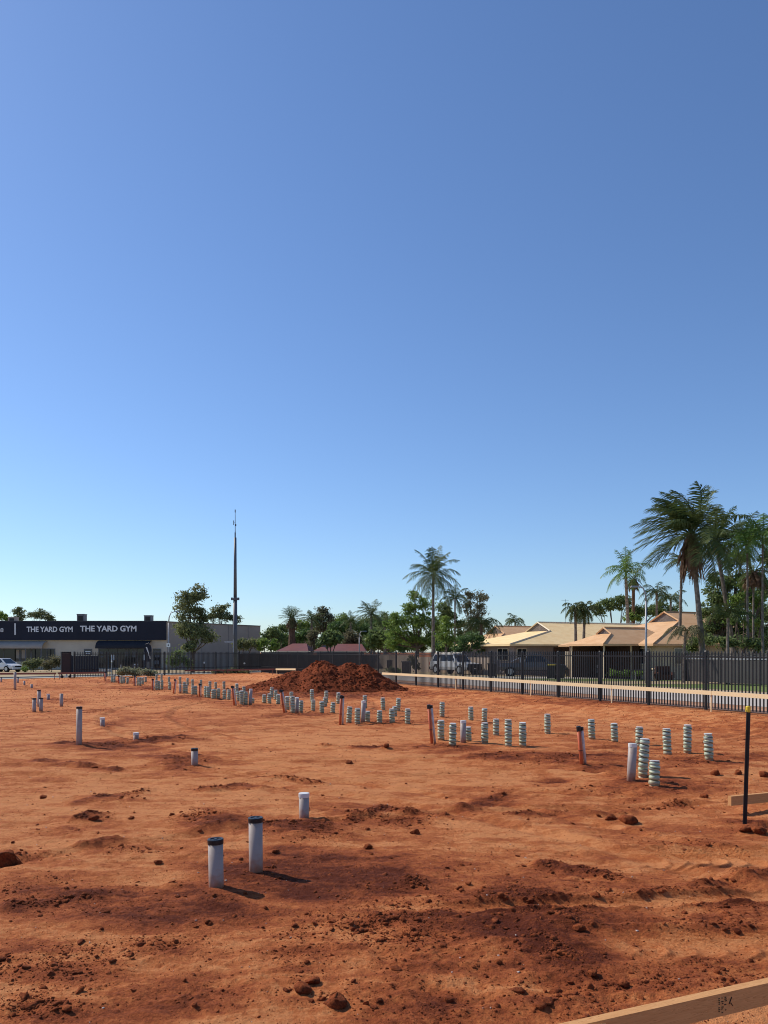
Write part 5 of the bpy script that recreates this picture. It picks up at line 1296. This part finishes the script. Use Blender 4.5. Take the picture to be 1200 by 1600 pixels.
# big green tree and neighbours
tree('leafy_tree', 'big bright green spreading tree left of the tall coconut palm', 652, 92, [(648, 930, 12, 10), (662, 945, 16, 12), (640, 950, 15, 10), (628, 968, 18, 13), (652, 972, 22, 16), (676, 975, 16, 18), (620, 990, 20, 14), (646, 998, 22, 14), (668, 1002, 18, 12), (612, 1006, 14, 10), (616, 962, 8, 6), (605, 975, 8, 6)], 'green_leaf', seed=31, size=.26, dens=.85, trunk=.22)
tree('leafy_tree', 'darker leafy tree right of the tall middle coconut palm', 696, 78, [(698, 975, 12, 14), (694, 993, 14, 12), (704, 1003, 12, 10)], 'green_leaf', seed=32, size=.26)
tree('casuarina', 'brownish feathery tree beside the tall middle palm', 742, 84, [(735, 930, 10, 9), (728, 945, 10, 11), (750, 938, 13, 14), (745, 960, 16, 16), (752, 980, 16, 14), (735, 985, 12, 14)], 'brownish_leaf', seed=33, size=.3, aspect=.25, dens=1.0)
tree('dark_shrub', 'dark shrub mass behind the white four wheel drive', 716, 84, [(700, 1010, 14, 11), (722, 1006, 13, 12), (742, 1002, 12, 12), (690, 1012, 11, 9), (735, 1012, 12, 8), (748, 1010, 8, 6)], 'dark_leaf', 'shrub', seed=34, size=.26)
tree('leafy_tree', 'low dark tree crowns behind the twin palms, right of the tan roof ridge', 960, 96, [(935, 952, 12, 11), (952, 945, 14, 12), (972, 942, 14, 12), (992, 955, 14, 11), (1012, 955, 14, 12), (1030, 952, 14, 12), (1052, 958, 14, 12)], 'mid_leaf', seed=35, size=.3)
tree('leafy_tree', 'green shrub tops peeking above the tan ridge', 988, 88, [(985, 963, 10, 7), (996, 965, 7, 5)], 'green_leaf', seed=36, size=.28)
tree('leafy_tree', 'dark low tree hiding the left end of the tan roof', 736, 70.6, [(722, 1003, 10, 11), (738, 998, 12, 13), (750, 1003, 8, 10), (730, 1012, 12, 8), (745, 1013, 10, 7), (716, 1011, 8, 8)], 'dark_leaf', seed=71, size=.22, trunk=.1)
# right mass
tree('leafy_tree', 'dense dark green tree mass behind the leaning palm', 1125, 62, [(1105, 950, 16, 16), (1125, 935, 18, 18), (1140, 960, 20, 20), (1120, 975, 22, 18), (1098, 985, 14, 14), (1150, 985, 20, 16), (1130, 1000, 26, 12), (1105, 1005, 16, 10), (1120, 905, 14, 14), (1180, 990, 20, 18), (1110, 925, 10, 10), (1150, 905, 16, 16), (1165, 930, 18, 18), (1140, 880, 12, 12), (1190, 955, 16, 16), (1185, 905, 14, 16), (1160, 870, 14, 14), (1195, 875, 14, 16), (1138, 915, 14, 14)], 'mid_leaf', seed=41, size=.24, trunk=.2)
tree('leafy_tree', 'lighter leafy tree at the right edge under thin palms', 1180, 58, [(1165, 945, 12, 14), (1190, 935, 16, 16), (1205, 960, 18, 20), (1175, 965, 12, 14), (1195, 985, 16, 16), (1165, 1003, 20, 10), (1200, 1005, 18, 10)], 'mid_leaf', seed=42, size=.22)
tree('leafy_tree', 'bright green broad leaved tree between the thin palms at right', 1160, 55, [(1150, 935, 13, 14), (1165, 915, 13, 13), (1180, 940, 13, 15), (1150, 960, 12, 12), (1172, 975, 14, 12), (1192, 915, 12, 14)], 'green_leaf', seed=45, size=.24, trunk=.1)
tree('leafy_tree', 'low bushy greenery above the slotted dark fence', 1155, 50, [(1125, 1000, 13, 12), (1145, 1005, 14, 10), (1168, 1002, 14, 12), (1190, 1006, 14, 10), (1210, 1000, 12, 12)], 'mid_leaf', seed=46, size=.22, trunk=.08)
tree('leafy_shrub', 'mid green shrub hugging the base of the leaning palm', 1100, 52, [(1088, 1003, 12, 9), (1103, 1000, 12, 10), (1082, 1012, 10, 6)], 'mid_leaf', 'shrub', seed=43, size=.22, trunk=.05)
for i, (px, w_) in enumerate(((962, 8), (980, 9), (995, 7))):
    tree('low_plant', 'low leafy plant at the carport edge, %s from left' % ORD[i], px, 55, [(px, 1051, w_, 4.5)], 'green_leaf', 'plant', seed=44 + i, size=.16, trunk=.01, fork=.1, group='plants by the carport')
tree('low_plant', 'small bush beside the beige fence and the bin', 616, 62, [(614, 1047, 7, 5), (621, 1049, 5, 4)], 'mid_leaf', 'plant', seed=49, size=.18, trunk=.01, fork=.1)
tree('low_plant', 'dark vine hump on the end of the beige fence', 647, 60, [(645, 1030, 6, 10), (650, 1040, 5, 8)], 'brownish_leaf', 'plant', seed=50, size=.18, trunk=.02, fork=.2)

palm(677, 82, 677, 898, 42, 'tall coconut palm rising over the big green tree', nf=30, seed=1, lo=-55, trunk=.17, nl=30)
palm(711, 80, 711, 935, 24, 'slim palm with pale trunk right of the tall middle palm', nf=16, seed=2, lo=-60, trunk=.10, bark='bark_pale', droop=1.3)
palm(752, 80, 752, 975, 32, 'arching date like palm left of the tan roof', nf=18, seed=3, lo=-10, hi=70, droop=1.7, trunk=.2, nl=22, bark='bark')
palm(805, 104, 805, 972, 20, 'small round palm far behind the tan roof ridge', nf=13, seed=4, lo=-5, hi=80, droop=1.8, trunk=.14)
palm(901, 62.2, 899, 950, 20, 'left one of the twin palms before the tan roof', nf=24, seed=5, lo=-70, hi=70, droop=1.6, trunk=.13, leaf=.6)
palm(911.5, 62.6, 914, 952, 20, 'right one of the twin palms before the tan roof', nf=24, seed=6, lo=-75, hi=75, droop=1.6, trunk=.13, leaf=.6)
palm(984, 86, 978, 902, 34, 'royal palm with upright spear left of the right lamp', nf=20, seed=7, lo=-35, hi=88, droop=1.25, trunk=.2, shaft=.6, name='royal_palm', m='palm_leaf_bright')
palm(990, 88, 990, 905, 14, 'bushy short fronded palm directly behind the royal palm', nf=12, seed=17, lo=-70, hi=60, trunk=.22, skirt=1.2, bark='dead_frond')
palm(1028, 88, 1026, 925, 26, 'dark palm between the royal palm and the leaning palm', nf=16, seed=8, lo=-30, hi=70, droop=1.5, trunk=.16)
palm(1050, 92, 1048, 935, 24, 'smaller palm half hidden behind the lamp and leaning palm', nf=14, seed=9, lo=-10, hi=70, droop=1.5, trunk=.15)
palm(1101, 50, 1080, 834, 80, 'tallest coconut palm leaning left with brown dead fronds', nf=32, seed=10, lo=-30, hi=85, wind=(-1.3, .2), skirt=.95, trunk=.17, nl=44, leaf=.55, droop=.8, bark='bark_pale')
palm(1150, 56, 1119, 848, 58, 'windswept coconut palm right behind the tallest one', nf=26, seed=11, lo=-35, hi=85, wind=(.3, .2), skirt=.25, trunk=.16, nl=34, leaf=.6)
palm(1062, 60, 1066, 876, 30, 'small palm crown showing below left of the tallest palm', nf=14, seed=12, lo=-20, hi=60, wind=(-.5, 0), trunk=.12, nl=26)
palm(1196, 62, 1165, 843, 46, 'dark coconut palm crown near the right edge', nf=22, seed=13, lo=-20, hi=75, wind=(.5, 0), trunk=.14, nl=28)
palm(1170, 50, 1168, 862, 34, 'bright green thin trunked palm near the right edge', nf=16, seed=14, lo=-50, hi=80, m='palm_leaf_bright', trunk=.075, shaft=.5, name='golden_cane_palm', nl=22, leaf=.75)
palm(1193, 49, 1192, 848, 36, 'bright thin trunked palm touching the right edge', nf=16, seed=15, lo=-55, hi=85, m='palm_leaf_bright', trunk=.07, shaft=.5, name='golden_cane_palm', nl=22, leaf=.7)
palm(1178, 52, 1178, 892, 30, 'shorter thin trunked palm between the two bright ones', nf=14, seed=16, lo=-60, hi=70, m='palm_leaf', trunk=.07, skirt=.9, name='golden_cane_palm', nl=20)
palm(1068, 50, 1072, 985, 34, 'brown arching palm fronds in front of the brown roof', nf=12, seed=18, lo=10, hi=60, wind=(-.7, 0), droop=2.0, m='brownish_leaf', trunk=.1, nl=24)
palm(1138, 48, 1138, 965, 34, 'young palm with spreading fronds before the tree mass', nf=16, seed=19, lo=10, hi=80, droop=1.2, trunk=.1, nl=26)
# middle distance palms
palm(456, 100, 456, 966, 18, 'stout fan palm with brown skirt left of the middle trees', nf=26, seed=21, lo=-45, hi=85, droop=.5, trunk=.5, skirt=1.0, name='fan_palm', leaf=.95, nl=14, bark='dead_frond')
palm(487, 112, 487, 968, 18, 'palm left of the brownish gum crown', nf=16, seed=22, lo=-30, hi=80, trunk=.2)
palm(548, 110, 548, 972, 17, 'short fronded palm left of the windblown middle palm', nf=15, seed=23, lo=-30, hi=85, trunk=.18)
palm(580, 106, 580, 960, 25, 'windblown coconut palm above the frangipani', nf=18, seed=24, lo=-30, hi=85, wind=(-.5, 0), trunk=.16)
palm(601, 112, 601, 974, 16, 'small palm at the left edge of the big green tree', nf=12, seed=25, lo=-10, hi=80, trunk=.14)
# distant wood closing the horizon
rr = np.random.RandomState(77); C = []; Rr_ = []
for px in np.arange(-150, 1400, 14):
    Z = rr.uniform(150, 190); c = W(px + rr.uniform(-6, 6), 1010 - rr.uniform(0, 8), Z); C.append(c); s = rr.uniform(8, 14) * Z / F; Rr_.append((s, s * .8, s * .9))
o = leaves('distant_wood', C, Rr_, .55, .5, 'dark_leaf', None, 5, (0, 0, 0)); tag(o, 'far off line of bushland behind the suburb', 'bushland', kind='stuff')
print('done')
